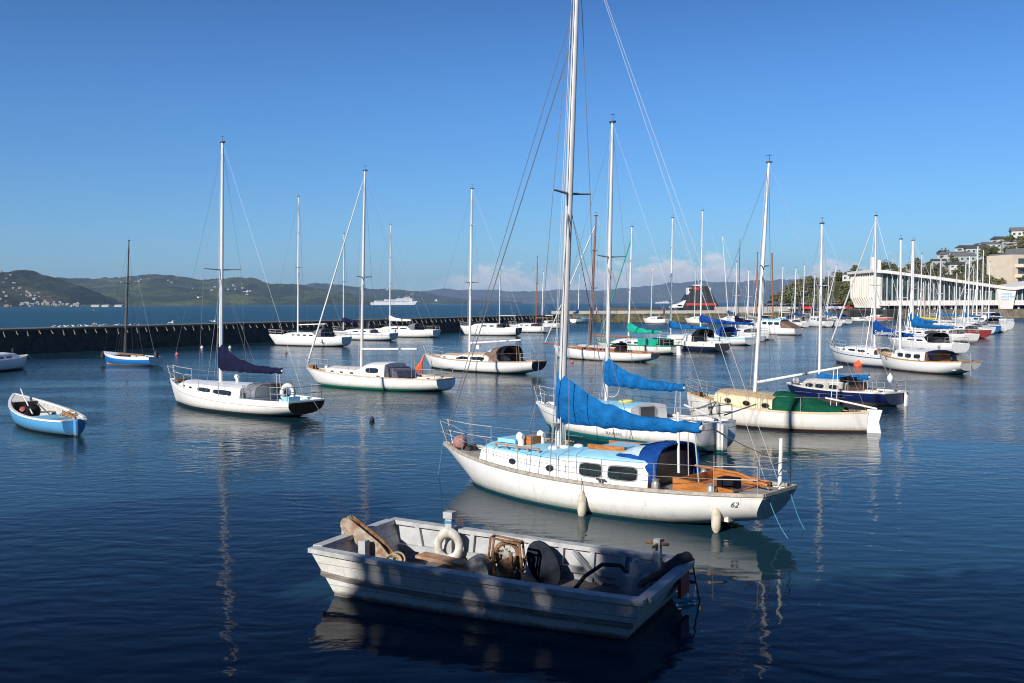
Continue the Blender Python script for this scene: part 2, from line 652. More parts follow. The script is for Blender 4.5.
        for k, hl in spread:
            c = m(k)
            for side in (1, -1):
                e = c + Vector((-.08, side * hl, .04))
                MB().tube([c, e], [r * .38, r * .24], 6).build('spreader', mat if hl < .55 else STEEL, b.root)
                W.setdefault(side, []).append(e)
        for side in (1, -1):
            ch = Vector((b.x(sm + .015), side * (b.hb(sm) - .03), b.sheer(sm)))
            pth = [m(.985)] + sorted(W.get(side, []), key=lambda q: -q.z) + [ch]
            MB().tube(pth, wr, 4).build('shroud', wire, b.root)
            if spread:
                c2 = Vector((b.x(sm + shroud_s + .03), side * (b.hb(sm + shroud_s) - .03), b.sheer(sm + shroud_s)))
                MB().tube([m(spread[0][0] - .01), c2], wr, 4).build('shroud', wire, b.root)
        bowp = Vector((b.x(fs), 0, b.sheer(max(fs, 0)) + .05))
        if jib:
            a = bowp.lerp(m(fore), .045)
            z = bowp.lerp(m(fore), .93)
            fj = MB().tube([bowp, a, a.lerp(z, .02), a.lerp(z, .4), z, m(fore)], [wr * 1.5, .05, jib[1], jib[1] * .85, jib[1] * .5, wr], 7)
            fj.build('furled_jib', jib[0], b.root, True)
        else:
            MB().tube([bowp, m(fore)], wr, 4).build('forestay', wire, b.root)
        if back:
            for dy in ((0,) if back == 1 else (-.35, .35)):
                MB().tube([Vector((b.x(.985), dy * b.hb(1), b.zs + .05)), tp], wr * .5, 4).build('backstay', WIREL, b.root)
        if b.o.y < 75:
            for dx, dy in ((.03, .05), (-.02, -.06), (.06, -.02)):
                MB().tube([base + Vector((r * 2 + dx, dy, .1)), m(.5) + Vector((r * 1.4 + dx, dy * 1.3, 0)), m(.97) + Vector((r, dy * .5, 0))], wr * .7, 4).build('halyard', WIREL, b.root)
            for side in (1, -1):
                c3 = Vector((b.x(sm + shroud_s + .09), side * (b.hb(sm + shroud_s + .06) - .03), b.sheer(sm + shroud_s + .06)))
                if spread:
                    MB().tube([m(spread[0][0] - .02), c3], wr * .9, 4).build('shroud', wire, b.root)
            for k, (sx_, y_) in enumerate(((.06, .0), (.62, .82), (.62, -.82), (.93, .7), (.93, -.7))):
                p_ = Vector((b.x(sx_), y_ * (b.hb(sx_) - .1), b.sheer(sx_) + .02))
                MB().beam(p_ + Vector((-.11, 0, .05)), p_ + Vector((.11, 0, .05)), .03, .03).box(p_ + Vector((0, 0, .02)), (.06, .04, .07)).build('cleat', DARKM, b.root)
        if boom:
            ln, zg, rise = boom[:3]
            by = boom[3] if len(boom) > 3 else 0.
            if goose:
                zg = b.loc(at_y(*goose, wb.y)).z
            g = m((zg - base.z) / (tp.z - base.z)) + Vector((-r * 1.2, 0, 0))
            e = g + Vector((-ln, by, rise))
            if bend:
                q = min((i / 400 for i in range(int(sm * 400) + 8, 480)), key=lambda q: abs(proj(Matrix.Rotation(b.rz, 3, 'Z') @ Vector((b.x(q), by, zg)) + b.o)[0] - bend[0]))
                e = Vector((b.x(q), by, zg))
                e.z = at_y(*bend, (Matrix.Rotation(b.rz, 3, 'Z') @ e + b.o).y).z
            b.g, b.e = g, e
            MB().tube([g, e], [r * .72, r * .62], 8).build('boom', boom_mat or mat, b.root, True)
            if cover:
                sail_cover(b.root, g, e, cover, hm, r, hw, ties=(), tie_m=cover)
            sh = MB().tube([e.lerp(g, .06), Vector((e.x + .1, 0, b.zs * .9))], .012, 5)
            sh.tube([e.lerp(g, .08) + Vector((.05, .03, 0)), Vector((e.x + .3, .05, b.zs * .9))], .01, 5)
            sh.build('mainsheet', ROPE if topping == 2 else WIREL, b.root)
            if topping:
                MB().tube([e, tp], wr * .8, 4).build('topping_lift', wire, b.root)
        return b

    def rails(b, h=.55, n=4, s_a=.12, s_b=.92, lines=(1.,), r=.013, pulpit=True, push=True, wr=.005, inset=.06):
        E = lambda s, side, z: Vector((b.x(s), side * max(b.hb(s) - inset, .03), b.sheer(s) + z))
        if pulpit:
            p = MB()
            for k in (1., .5):
                fz = b.zb + h * k + .04
                fx = b.x(0) - .04 + .06 * k
                p.tube([E(s_a, 1, h * k), E(s_a * .5, 1, h * k + .02), Vector((fx - .06, .13, fz)), Vector((fx, .05, fz)), Vector((fx, -.05, fz)), Vector((fx - .06, -.13, fz)), E(s_a * .5, -1, h * k + .02), E(s_a, -1, h * k)], r, 6)
            for sd in (1, -1):
                p.tube([E(s_a, sd, h), E(s_a, sd, 0)], r, 6)
                p.tube([Vector((b.x(0) - .04, sd * .13, b.zb + h + .04)), E(.03, sd, 0)], r, 6)
            p.build('pulpit', STEEL, b.root, True)
        if push:
            p = MB()
            for k in (1., .55):
                p.tube([E(s_b, 1, h * k), E(.985, 1, h * k), Vector((b.x(.995), 0, b.zs + h * k)), E(.985, -1, h * k), E(s_b, -1, h * k)], r, 6)
            for sd in (1, -1):
                p.tube([E(s_b, sd, h), E(s_b, sd, 0)], r, 6)
                p.tube([E(.985, sd, h), E(.985, sd, 0)], r, 6)
            p.build('pushpit', STEEL, b.root, True)
        for sd in (1, -1):
            st = [lerp(s_a, s_b, (i + 1) / (n + 1)) for i in range(n)]
            for s in st:
                MB().tube([E(s, sd, 0), E(s, sd, h)], r * .85, 6).build('stanchion', STEEL, b.root)
            for k in lines:
                MB().tube([E(s_a, sd, h * k)] + [E(s, sd, h * k) for s in st] + [E(s_b, sd, h * k)], wr, 4).build('lifeline', STEEL, b.root)
        return b

    def dodger(b, s0, s1, s2, w, h, mat, zb0=None, pane=None, drop=.25):
        """folding spray hood: low front edge at s0, hoop at s1, after edge at s2"""
        z0 = zb0 if zb0 is not None else b.roof_z(s0) - .06

        def arch(s, zb_, hh, ww):
            out = []
            for i in range(15):
                a = pi * i / 14
                out.append(Vector((b.x(s), ww * math.copysign(abs(cos(a)) ** .55, cos(a)), zb_ + hh * abs(sin(a)) ** .6)))
            return out
        zl = z0 - drop
        rows = [arch(s0, z0, .03, w * .86), arch(lerp(s0, s1, .5), lerp(z0, zl, .5), (h + drop) * .62, w * .95), arch(s1, zl, h + drop, w), arch(s2, zl - .02, h + drop + .02, w)]
        inner = [[p + Vector((0, 0, -.025)) + Vector((0, -math.copysign(.025, p.y), 0)) for p in r_] for r_ in rows]
        mb = MB().loft(rows, closed=False)
        mb.loft([r_ for r_ in inner], closed=False)
        mb.loft([rows[-1], inner[-1]], closed=False)
        d = mb.build('spray_hood', mat, b.root, True)
        if pane:
            for rng in ((2, 5), (9, 12), (6, 8)):
                pts = []
                lo, hi = rows[0], rows[1]
                up = Vector((.012, 0, .02))
                a = [lo[i].lerp(hi[i], .3) + up + Vector((0, math.copysign(.012, lo[i].y), 0)) for i in range(rng[0], rng[1] + 1)]
                c = [hi[i].lerp(rows[2][i], .5) + up + Vector((0, math.copysign(.016, hi[i].y), 0)) for i in range(rng[0], rng[1] + 1)]
                mm = [hi[i] + up + Vector((0, math.copysign(.016, hi[i].y), 0)) for i in range(rng[0], rng[1] + 1)]
                MB().loft([a, mm, c], closed=False).build('clear_panel', pane, d)
        return d

    def text(b, body, s, z, size, mat, side=1, name='lettering', flip=False, slope=0):
        cu = bpy.data.curves.new(name, 'FONT')
        cu.body = body
        cu.size = size
        cu.extrude = .002
        tmp = bpy.data.objects.new(name, cu)
        COL.objects.link(tmp)
        bpy.context.view_layer.update()
        me = bpy.data.meshes.new_from_object(tmp.evaluated_get(bpy.context.evaluated_depsgraph_get()))
        bpy.data.objects.remove(tmp)
        me.materials.clear()
        me.materials.append(mat)
        o = bpy.data.objects.new(name, me)
        COL.objects.link(o)
        o.parent = b.root
        # wrap the letters on to the hull side
        for v in me.vertices:
            ss = s + (-side * -1) * 0
            sx = s + v.co.x / b.L * (1 if side > 0 else -1)
            p = b.at_depth(sx, z + v.co.y, side, .008 + (v.co.z if v.co.z > 0 else 0))
            v.co = p
        return o


def sail_cover(parent, g, e, mat, hm, r, hw=.13, seed=0, tail=.12, ties=(9, 15, 21, 27), tie_m=None):
    rnd = random.Random(seed + int(hm * 1000))
    rings = []
    n = 46
    for i in range(n + 1):
        u = i / n
        c = g.lerp(e, u * .985) + Vector((r * 2.6 * (1 - u) ** 8, 0, 0))
        top = tail + (hm - tail) * (1 - u) ** 3.1 + .02 * sin(u * 19 + seed)
        bot = -.1 - .05 * sin(u * pi)
        if u < .05:
            bot -= .05
        w = lerp(hw, hw * .55, u) * (1 + .05 * sin(u * 17 + seed * 2))
        if i in (0, n):
            w *= .55
        ring = []
        for k in range(14):
            a = 2 * pi * k / 14
            zz = cos(a)
            z = (zz * .5 + .5) * (top - bot) + bot
            # narrow at the top, full at the bottom like cloth flaked on a boom
            prof = lerp(1., .45, max(0, (z - .1) / max(top, .3)))
            y = sin(a) * w * prof * (1 + .45 * mnoise.noise(Vector((u * 9 - z * 2.5, z * 3.2 + seed, sin(a) * .8))))
            ring.append(c + Vector((.01 * sin(z * 14 + u * 9), y, z + .05 * mnoise.noise(Vector((u * 14, seed, 3))))))
        rings.append(ring)
    cv = MB().loft(rings).build('sail_cover', mat, parent, True)
    if ties:
        for i in ties:
            ring = [p + (p - sum(rings[i], Vector()) / len(rings[i])).normalized() * .008 for p in rings[i]]
            nxt = [p + Vector((-.035, 0, 0)) for p in ring]
            MB().loft([ring, nxt], cap=False).build('tie', tie_m or WHITEC, cv)
        seam = [rings[k][3] + Vector((0, .004, 0)) for k in range(1, n)]
        MB().tube(seam, .007, 4).build('seam', DARKM, cv)
    return cv


def fender(p, ln, r, label, mat=RUBBER, group=None):
    f = thing('fender', label, 'fender', p, 0, group)
    MB().lathe([(.01, -ln / 2 - .04), (r * .35, -ln / 2 - .03), (r * .4, -ln / 2), (r * .85, -ln / 2 + .06), (r, -ln / 2 + .14), (r, ln / 2 - .14), (r * .85, ln / 2 - .06), (r * .4, ln / 2), (r * .3, ln / 2 + .04), (.01, ln / 2 + .05)], 14).build('body', mat, f, True)
    MB().tube([(0, 0, ln / 2 + .03), (0, .03, ln / 2 + .3)], .009, 5).build('lanyard', ROPE, f)
    return f


def line_to_water(a, b_, label, mat=ROPE, r=.012, sag=.1):
    pts = []
    for i in range(9):
        u = i / 8
        p = Vector(a).lerp(Vector(b_), u)
        p.z -= sag * sin(pi * u)
        pts.append(p)
    o = MB().tube(pts, r, 5).build('mooring_line', mat)
    return tag(o, label, 'rope')


def W(b, p):
    """boat coordinates to world"""
    return Matrix.Rotation(b.rz, 3, 'Z') @ Vector(p) + b.o


# ------------------------------------------------------------------ setting
def water_mat():
    m = bpy.data.materials.new('sea_water')
    m.use_nodes = True
    t = NT(m.node_tree)
    bs = t.n['Principled BSDF']
    co = t.node('ShaderNodeTexCoord').outputs['Object']
    x, y, z = t.xyz(co)[:]
    # sheltered behind the breakwater, choppier out in the bay
    sh = t.step(t.math('ADD', y, t.math('MULTIPLY', x, -.55)), 118, 150)
    col = t.mix(sh, (.009, .033, .05), (.006, .05, .072))
    # ripples: long lazy undulation, wind ripples, fine texture
    warp = t.node('ShaderNodeVectorMath', operation='MULTIPLY_ADD')
    nw = t.node('ShaderNodeTexNoise')
    t.put(nw.inputs['Vector'], co)
    nw.inputs['Scale'].default_value = .35
    t.put(warp.inputs[0], nw.outputs['Color'])
    warp.inputs[1].default_value = (1.2, 1.2, 0)
    t.put(warp.inputs[2], co)
    wv = warp.outputs[0]
    big = t.noise(t.mapping(wv, (.6, 1.25, 1), (0, 0, radians(12))), 2.1, 1.5, .45)
    mid = t.noise(t.mapping(wv, (.85, 1.15, 1), (0, 0, radians(-9))), 3.6, 1, .5)
    fine = t.noise(t.mapping(wv, (.85, 1.2, 1), (0, 0, radians(8))), 9., 3, .6)
    gust = t.step(t.noise(t.mapping(co, (.06, .16, 1), (0, 0, .3)), 1, 3, .55), .4, .6)
    near = t.step(y, 17, 42)
    amp_f = t.math('MULTIPLY', t.math('MULTIPLY_ADD', gust, 1.0, .35), t.math('MULTIPLY_ADD', near, .62, .09))
    h = t.math('ADD', t.math('MULTIPLY', big, t.math('MULTIPLY_ADD', near, -.006, .02)), t.math('MULTIPLY', mid, t.math('MULTIPLY', amp_f, .062)))
    h = t.math('ADD', h, t.math('MULTIPLY', fine, t.math('MULTIPLY', amp_f, .022)))
    h = t.math('MULTIPLY', h, t.math('MULTIPLY_ADD', sh, 2.5, 1.))
    b = t.node('ShaderNodeBump')
    b.inputs['Strength'].default_value = 1.
    b.inputs['Distance'].default_value = .62
    t.l.new(h, b.inputs['Height'])
    t.l.new(b.outputs[0], bs.inputs['Normal'])
    t.l.new(col, bs.inputs['Base Color'])
    # ripples too small to see widen the reflection with distance and out in the chop
    far = t.math('MULTIPLY', t.step(y, 18, 60), .1)
    t.l.new(t.math('MULTIPLY_ADD', sh, .2, t.math('ADD', far, .025)), bs.inputs['Roughness'])
    bs.inputs['IOR'].default_value = 1.145
    bs.inputs['Specular Tint'].default_value = (1, .95, .86, 1)
    return m


water = MB()
water.add([(-9000, -40, 0), (9000, -40, 0), (9000, 13200, 0), (-9000, 13200, 0)], [(0, 1, 2, 3)])
tag(water.build('water', water_mat()), kind='structure')


def hill_mat(name, a, b_, c, scale):
    m = bpy.data.materials.new(name)
    m.use_nodes = True
    t = NT(m.node_tree)
    bs = t.n['Principled BSDF']
    co = t.node('ShaderNodeTexCoord').outputs['Object']
    n1, n2 = t.noise(co, scale, 6, .65), t.noise(co, scale * 6, 4, .6)
    col = t.mix(t.step(n1, .38, .66), a, b_)
    col = t.mix(t.math('MULTIPLY', t.step(n1, .6, .72), .8), col, c)
    col = t.mix(t.math('MULTIPLY', t.step(n2, .45, .7), .45), col, tuple(k * .45 for k in a))
    t.l.new(col, bs.inputs['Base Color'])
    bs.inputs['Roughness'].default_value = .95
    bs.inputs['Specular IOR Level'].default_value = .1
    b = t.node('ShaderNodeBump')
    b.inputs['Distance'].default_value = .35 / scale * .1
    t.l.new(n2, b.inputs['Height'])
    t.l.new(b.outputs[0], bs.inputs['Normal'])
    return m


class Hill:
    def __init__(s, name, D, depth, prof, mat, rough, nx=340, ny=40, seed=0, ravine=1., zmin=0):
        s.D, s.depth, s.seed, s.rough, s.ravine = D, depth, seed, rough, ravine
        s.tab = [(at_y(px, py, D).x, max(at_y(px, py, D).z, zmin)) for px, py in prof]
        x0, x1 = s.tab[0][0], s.tab[-1][0]
        mb = MB()
        vs, fs = [], []
        for i in range(nx + 1):
            x = x0 + (x1 - x0) * i / nx
            for j in range(ny + 1):
                v = j / (ny - 4)
                vs.append((x, D - depth + depth * v, s.z(x, v)))
        for i in range(nx):
            for j in range(ny):
                a = i * (ny + 1) + j
                fs.append((a, a + 1, a + ny + 2, a + ny + 1))
        s.o = tag(mb.add(vs, fs).build(name, mat, None, True), kind='structure')

    def z(s, x, v):
        Hh = interp(s.tab, x)
        e = .06 + .94 * min(v, 1) ** .8 if v > .02 else 0.
        if v > 1:
            e = 1 - (v - 1) * 2.2
        q = Vector((x / s.depth * 3.6 + s.seed + .5 * v, v * 1.1, s.seed * 1.7))
        rv = (1 - abs(2 * mnoise.noise(q))) - .6
        k = 4 * min(v, 1) * (1.05 - min(v, 1)) + .05
        z = Hh * (e + .26 * s.ravine * rv * k)
        z += s.rough * mnoise.fractal(Vector((x / s.depth * 13, v * 9, s.seed + 5.)), .8, 2., 5) * (1 if v > .03 else 0)
        return max(z, -.4)

    def at(s, x, v):
        return Vector((x, s.D - s.depth + s.depth * v, s.z(x, v)))


BUSH = hill_mat('far_bush', (.022, .036, .014), (.085, .1, .035), (.2, .15, .075), .006)
BUSH2 = hill_mat('far_bush_green', (.03, .05, .016), (.1, .125, .04), (.2, .16, .07), .004)
BUSH3 = hill_mat('far_range', (.035, .045, .02), (.085, .095, .045), (.1, .09, .06), .0015)
far_range = Hill('hills', 11500, 2200, [(300, 303), (380, 298), (415, 292), (440, 289), (470, 290), (500, 291), (530, 292), (560, 290), (600, 291), (630, 287), (650, 286), (675, 283),
                                            (700, 281.5), (720, 283), (745, 281.5), (775, 280), (800, 279.5), (815, 278.5), (835, 280), (870, 284), (950, 287), (1100, 292)], BUSH3, 22, seed=3)
hill_c = Hill('hills', 6800, 1700, [(240, 290), (262, 286), (285, 284.5), (310, 284), (325, 282.5), (345, 286), (370, 289.5), (400, 290), (425, 293), (450, 297), (480, 301), (520, 303)], BUSH, 13, seed=8)
hill_b = Hill('hills', 4400, 1300, [(40, 292), (70, 284), (85, 279), (97, 276.5), (110, 277.5), (130, 275.5), (150, 274), (165, 276), (185, 278), (205, 279.5), (225, 279), (240, 277),
                                        (252, 278.5), (270, 283), (290, 285), (310, 287), (340, 292), (370, 297), (400, 303)], BUSH2, 11, seed=1)
hill_a = Hill('hills', 2700, 900, [(-260, 283), (-90, 278), (-30, 274), (0, 272.5), (20, 271), (35, 272), (55, 277), (70, 283), (85, 288), (98, 295), (112, 304.5)], BUSH, 7, seed=5)

# quay the picture is taken from
STONE = pmat('dark_sea_wall_stone', (.06, .055, .048), .9, var=.45, scale=1.6, bump=.05)
CONC = pmat('weathered_concrete', (.33, .31, .28), .85, var=.25, scale=1.2, bump=.01)
ASPHALT = pmat('asphalt', (.06, .06, .06), .9, var=.2, scale=2)
q = MB()
q.box((0, -19.2, .8), (160, 38, 3.4))
tag(q.build('pavement', CONC), kind='structure')

# the long breakwater on the left
BW0, BW1 = Vector((-62, 46, 0)), None
a_, b__ = at_z(0, 329.5, 2.15), at_z(566, 314.6, 2.15)
a_.z = b__.z = 0
bd = (b__ - a_).normalized()
bn = Vector((bd.y, -bd.x, 0))
A0, B0 = a_ - bd * 40, b__
bl = (B0 - A0).length
wall = thing('breakwater', 'long dark timber-faced breakwater running away on the left with pale struts under its cap', 'breakwater', A0, math.atan2(bd.y, bd.x))
TIMB = pmat('dark_wharf_timber', (.045, .038, .03), .85, var=.4, scale=2.5, stretch=(3, 3, .4), bump=.02)
PALET = pmat('bleached_timber', (.27, .24, .18), .8, var=.3, scale=5)
mb = MB()
mb.box((bl / 2, 2.2, .55), (bl, 4.2, 2.9))
mb.build('wall', STONE, wall)
mb = MB()
mb.box((bl / 2, 2.1, 2.08), (bl + .2, 4.5, .16))
mb.build('cap', pmat('cap_concrete', (.16, .15, .13), .85, var=.3, scale=.8), wall)
nst = 96
mb = MB().beam((0, 0, 0), (0, -.26, -.44), .06, .07)
me = mb.mesh('strut', PALET)
step_ = (bl - 34) / nst
for i in range(nst):
    o = bpy.data.objects.new('strut', me)
    COL.objects.link(o)
    o.parent = wall
    jr_ = random.Random(i)
    o.location = (34 + step_ * (i + .5 + jr_.uniform(-.12, .12)), -.16, 1.98 + jr_.uniform(-.04, .02))
    o.rotation_euler = (jr_.uniform(-.12, .12), 0, jr_.uniform(-.15, .15))
    o.scale.z = jr_.uniform(.75, 1.15)

# the second mole, weedy rock below and pale concrete above
WEED = pmat('weedy_rock', (.13, .115, .05), .95, var=.4, scale=1.1, bump=.12, c2=(.035, .034, .02))
mole = thing('sea_mole', 'low weedy rock mole with a pale concrete parapet beyond the moored yachts', 'sea wall', (0, 0, 0))
M0, M1 = at_z(552, 322.6), at_z(795, 321.6)
mdir = (M1 - M0).normalized()
mn = Vector((-mdir.y, mdir.x, 0))
ml = (M1 - M0).length
mb = MB()
rings = []
for i in range(90):
    c = M0 + mdir * (ml * i / 89)
    ring = []
    for k, (oy, z) in enumerate(((-.8, -.5), (-.3, .3), (.2, .9), (.5, 1.5), (.9, 1.75), (7, 1.75), (7.4, -.5))):
        r_ = mnoise.noise(c * .9 + Vector((k * 3.1, k, 0)))
        ring.append(c + mn * (oy + .35 * r_) + Vector((0, 0, z + (.18 * r_ if k < 5 else 0))))
    rings.append(ring)
mb.loft(rings).build('rock_face', WEED, mole)
mb = MB()
pw0, pw1 = M0 + mn * 4.6, M1 + mn * 4.6
mb.beam(pw0 + Vector((0, 0, 2.05)), pw1 + Vector((0, 0, 2.05)), .5, .7)
mb.build('parapet', pmat('pale_parapet', (.42, .4, .36), .85, var=.15, scale=.7), mole)
mb = MB()
pr0, pr1 = M0 + mdir * ml * .69 + mn * 5.6, M1 + mn * 5.6
mb.beam(pr0 + Vector((0, 0, 2.6)), pr1 + Vector((0, 0, 2.6)), .4, 1.1)
mb.build('upper_wall', pmat('pale_parapet', (1, 1, 1)), mole)

# shore on the right: seawall, car park and road in front of the pool building
SEAW = pmat('brown_sea_wall', (.2, .165, .11), .9, var=.35, scale=.9, bump=.06, c2=(.09, .075, .05))
S0, S1 = at_z(748, 323.5), at_z(905, 320.5)
mb = MB()
shore = [M1 + mn * .2, at_z(850, 320.5), at_z(900, 318.8), at_z(960, 318.2), at_z(1032, 318.2), Vector((190, 228, 0)), Vector((190, 420, 0)), Vector((40, 420, 0)), Vector((40, M1.y + 25, 0))]
for p in shore:
    p.z = 0
mb.prism([Vector((p.x, p.y, -.9)) for p in shore], (0, 0, 3.0))
mb.build('ground', SEAW)
bpy.data.objects['ground']['kind'] = 'structure'
rd = MB()
cen = Vector((95, 300, 0))
rd.prism([Vector((p.x, p.y, 2.104)) + (cen - p).normalized() * 1.2 * Vector((1, 1, 0)).length for p in shore], (0, 0, .05))
rd.build('road', ASPHALT)
bpy.data.objects['road']['kind'] = 'structure'

# near headland on the right
HBUSH = hill_mat('headland_bush', (.055, .06, .022), (.13, .12, .05), (.26, .2, .11), .03)
head = Hill('terrain', 430, 150, [(768, 303), (776, 301), (790, 294), (800, 289.5), (815, 284), (830, 278), (845, 273), (860, 272), (880, 271), (905, 267), (930, 261),
                                     (950, 256), (975, 252), (1000, 246.5), (1024, 240.5), (1060, 232), (1130, 221)], HBUSH, 1.2, nx=160, seed=2, ravine=.4)


# ------------------------------------------------------------------ trees
def leaf_mat(name, a, b_, c):
    m = bpy.data.materials.new(name)
    m.use_nodes = True
    t = NT(m.node_tree)
    bs = t.n['Principled BSDF']
    info = t.node('ShaderNodeObjectInfo')
    co = t.node('ShaderNodeTexCoord').outputs['Object']
    n = t.noise(co, 1.1, 4, .7)
    col = t.mix(t.step(n, .35, .65), a, b_)
    col = t.mix(t.math('MULTIPLY', info.outputs['Random'], .5), col, c)
    t.l.new(col, bs.inputs['Base Color'])
    bs.inputs['Roughness'].default_value = .7
    bs.inputs['Specular IOR Level'].default_value = .25
    return m


LEAF = leaf_mat('bush_foliage', (.045, .065, .02), (.12, .135, .045), (.2, .155, .065))
BARK = pmat('bark', (.13, .1, .075), .9, var=.3, scale=4)


def crown_mb(rnd, rx, rz, n, leaf, lobes=6):
    mb = MB()
    cs = [(Vector((rnd.uniform(-.55, .55) * rx, rnd.uniform(-.55, .55) * rx, rnd.uniform(-.4, .5) * rz)), rnd.uniform(.4, .68)) for _ in range(lobes)]
    for i in range(n):
        c, k = rnd.choice(cs)
        d = Vector((rnd.gauss(0, 1), rnd.gauss(0, 1), rnd.gauss(0, 1))).normalized() * (rnd.random() ** .4)
        p = c + Vector((d.x * rx * k, d.y * rx * k, d.z * rz * k))
        a = Vector((rnd.gauss(0, 1), rnd.gauss(0, 1), rnd.gauss(0, .7))).normalized()
        b_ = a.cross(Vector((rnd.gauss(0, 1), rnd.gauss(0, 1), rnd.gauss(0, 1)))).normalized()
        s = leaf * rnd.uniform(.6, 1.3)
        mb.add([p - a * s, p + b_ * s * .55, p + a * s, p - b_ * s * .55 + Vector((0, 0, -.1 * s))], [(0, 1, 2, 3)])
    return mb


def tree_proto(seed, rx, rz, hgt, n, leaf, name='broadleaf_tree'):
    rnd = random.Random(seed)
    t = thing(name, 'x', 'tree')
    tk = MB()
    tk.tube([(0, 0, -.6), (.05 * hgt, 0, hgt * .4), (.02 * hgt, .04 * hgt, hgt * .75)], [hgt * .05, hgt * .035, hgt * .015], 7)
    for k in range(5):
        a = rnd.uniform(0, 6.28)
        tk.tube([(.04 * hgt, 0, hgt * .35), (cos(a) * rx * .4, sin(a) * rx * .4, hgt * .6), (cos(a) * rx * .75, sin(a) * rx * .75, hgt * .78)], [hgt * .022, hgt * .014, hgt * .005], 5)
    tk.build('trunk', BARK, t)
    c = crown_mb(rnd, rx, rz, n, leaf).build('crown', LEAF, t)
    c.location.z = hgt * .72
    return t


TREES = [tree_proto(i, rx, rz, h, 520, .5) for i, (rx, rz, h) in enumerate(((3.2, 2.4, 4.6), (2.4, 2.6, 5.2), (3.8, 2.2, 4.2), (2., 3.2, 6.4)))]
rnd = random.Random(4)
spots = []
used = set()
for i in range(150):
    px = rnd.uniform(778, 1040)
    v = rnd.choice((rnd.uniform(.03, .3), rnd.uniform(.3, .8), rnd.uniform(.8, 1.)))
    y = head.D - head.depth + head.depth * v
    spots.append(head.at(ray(px, 300).x / ray(px, 300).y * y, v))
TK = ['low spreading bushy tree on the wooded headland behind the pool building', 'rounded dark tree on the wooded headland behind the pool building', 'wide flat-topped bush on the wooded headland behind the pool building', 'tall narrow tree on the wooded headland behind the pool building']
for i, p in enumerate(spots):
    k = i % 4
    if k not in used:
        t = TREES[k]
        used.add(k)
    else:
        t = copy_tree(TREES[k])
    t.location = p - Vector((0, 0, .4))
    t.rotation_euler.z = rnd.uniform(0, 6.28)
    s = rnd.uniform(.55, 1.05)
    t.scale = (s, s, s)
    tag(t, TK[k], 'tree', 'trees on the headland')

# ------------------------------------------------------------------ houses
HW = [pmat('house_white', (.6, .58, .54), .8, var=.06), pmat('house_cream', (.5, .43, .33), .8, var=.06), pmat('house_grey', (.3, .32, .33), .8, var=.08), pmat('house_pale_green', (.36, .42, .4), .8, var=.06)]
ROOFS = [pmat('roof_grey', (.16, .16, .17), .8), pmat('roof_dark', (.07, .07, .075), .8), pmat('roof_rust', (.24, .1, .07), .8)]
HWIN = pmat('house_window', (.06, .075, .09), .15, var=.2)


HW += [pmat('house_shade', (.2, .2, .2), .8)]


def house(w, d, h, wall_m, roof_m, label, loc, rz, gable=True, storeys=2, cols=3, name='house', group=None):
    t = thing(name, label, 'house', loc, rz, group)
    MB().box((0, 0, h / 2 - 1), (w, d, h + 2)).build('wall', wall_m, t)
    r = MB()
    if gable:
        g = h * .32
        a, b_ = w / 2 + .35, d / 2 + .35
        r.prism([(-a, -b_, h), (-a, b_, h), (-a, 0, h + g)], (2 * a, 0, 0))
    else:
        r.box((0, 0, h + .15), (w + .7, d + .7, .28))
    r.build('roof', roof_m, t)
    for fl in range(storeys):
        for c in range(cols):
            x = (c + .5) / cols * w - w / 2
            z = (fl + .55) * h / storeys
            f = MB().box((x, -d / 2 - .03, z), (w / cols * .56, .1, h / storeys * .46)).build('window', WHITE, t)
            MB().box((x, -d / 2 - .09, z), (w / cols * .48, .04, h / storeys * .38)).build('pane', HWIN, f)
    for fl in range(storeys):
        MB().box((-w / 2 - .03, 0, (fl + .55) * h / storeys), (.1, d * .4, h / storeys * .42)).build('window', HWIN, t)
    return t


def on_head(px, v):
    y = head.D - head.depth + head.depth * v
    r = ray(px, 300)
    return head.at(r.x / r.y * y, v)


HS = [(948, .93, 9, 5, 0, 0, 'low white house with grey gable low on the ridge line'), (957, .9, 10, 6, 3, 0, 'pale green house stepping down the ridge beside a white one'),
      (966, .96, 10, 5, 0, 1, 'white house with dark gable on the ridge'), (975, .9, 12, 7, 3, 1, 'wide pale green block with many windows under the ridge'),
      (984, .97, 9, 5, 2, 1, 'grey house on the ridge beside a tall mast'), (992, .95, 13, 5, 0, 0, 'long white house with a balcony band on the ridge'),
      (1002, .98, 11, 6, 0, 1, 'white house with a dark roof near the top of the ridge'), (1010, .93, 12, 6, 2, 0, 'grey gabled house above the cream apartment block'),
      (1020, .99, 12, 8, 0, 0, 'tall white house on the highest part of the ridge'), (1034, .95, 11, 7, 1, 2, 'cream house with a rust roof past the tall white house'),
      (1018, .82, 10, 6, 0, 2, 'white house with rust roof beside the cream apartment block'),
      (962, .78, 12, 7, 3, 0, 'pale green house half hidden by trees below the ridge'), (955, .74, 9, 5, 0, 1, 'small white house with dark roof in the trees below the ridge'),
      (850, .85, 9, 4, 0, 0, 'lone white house on the knoll beside the pool roof'), (788, .5, 8, 3, 0, 1, 'small white house low on the point of the headland'),
      (829, .45, 8, 3, 1, 1, 'small cream house on the slope above the car park'), (842, .3, 7, 4, 0, 0, 'white villa with verandas in the trees left of the pool building'),
      (801, .42, 7, 3, 0, 0, 'small white cottage by the shore of the headland'), (938, .9, 8, 4, 2, 1, 'small grey house at the lower end of the ridge row'), (915, .9, 8, 4, 1, 0, 'cream house among trees over the middle of the pool roof')]
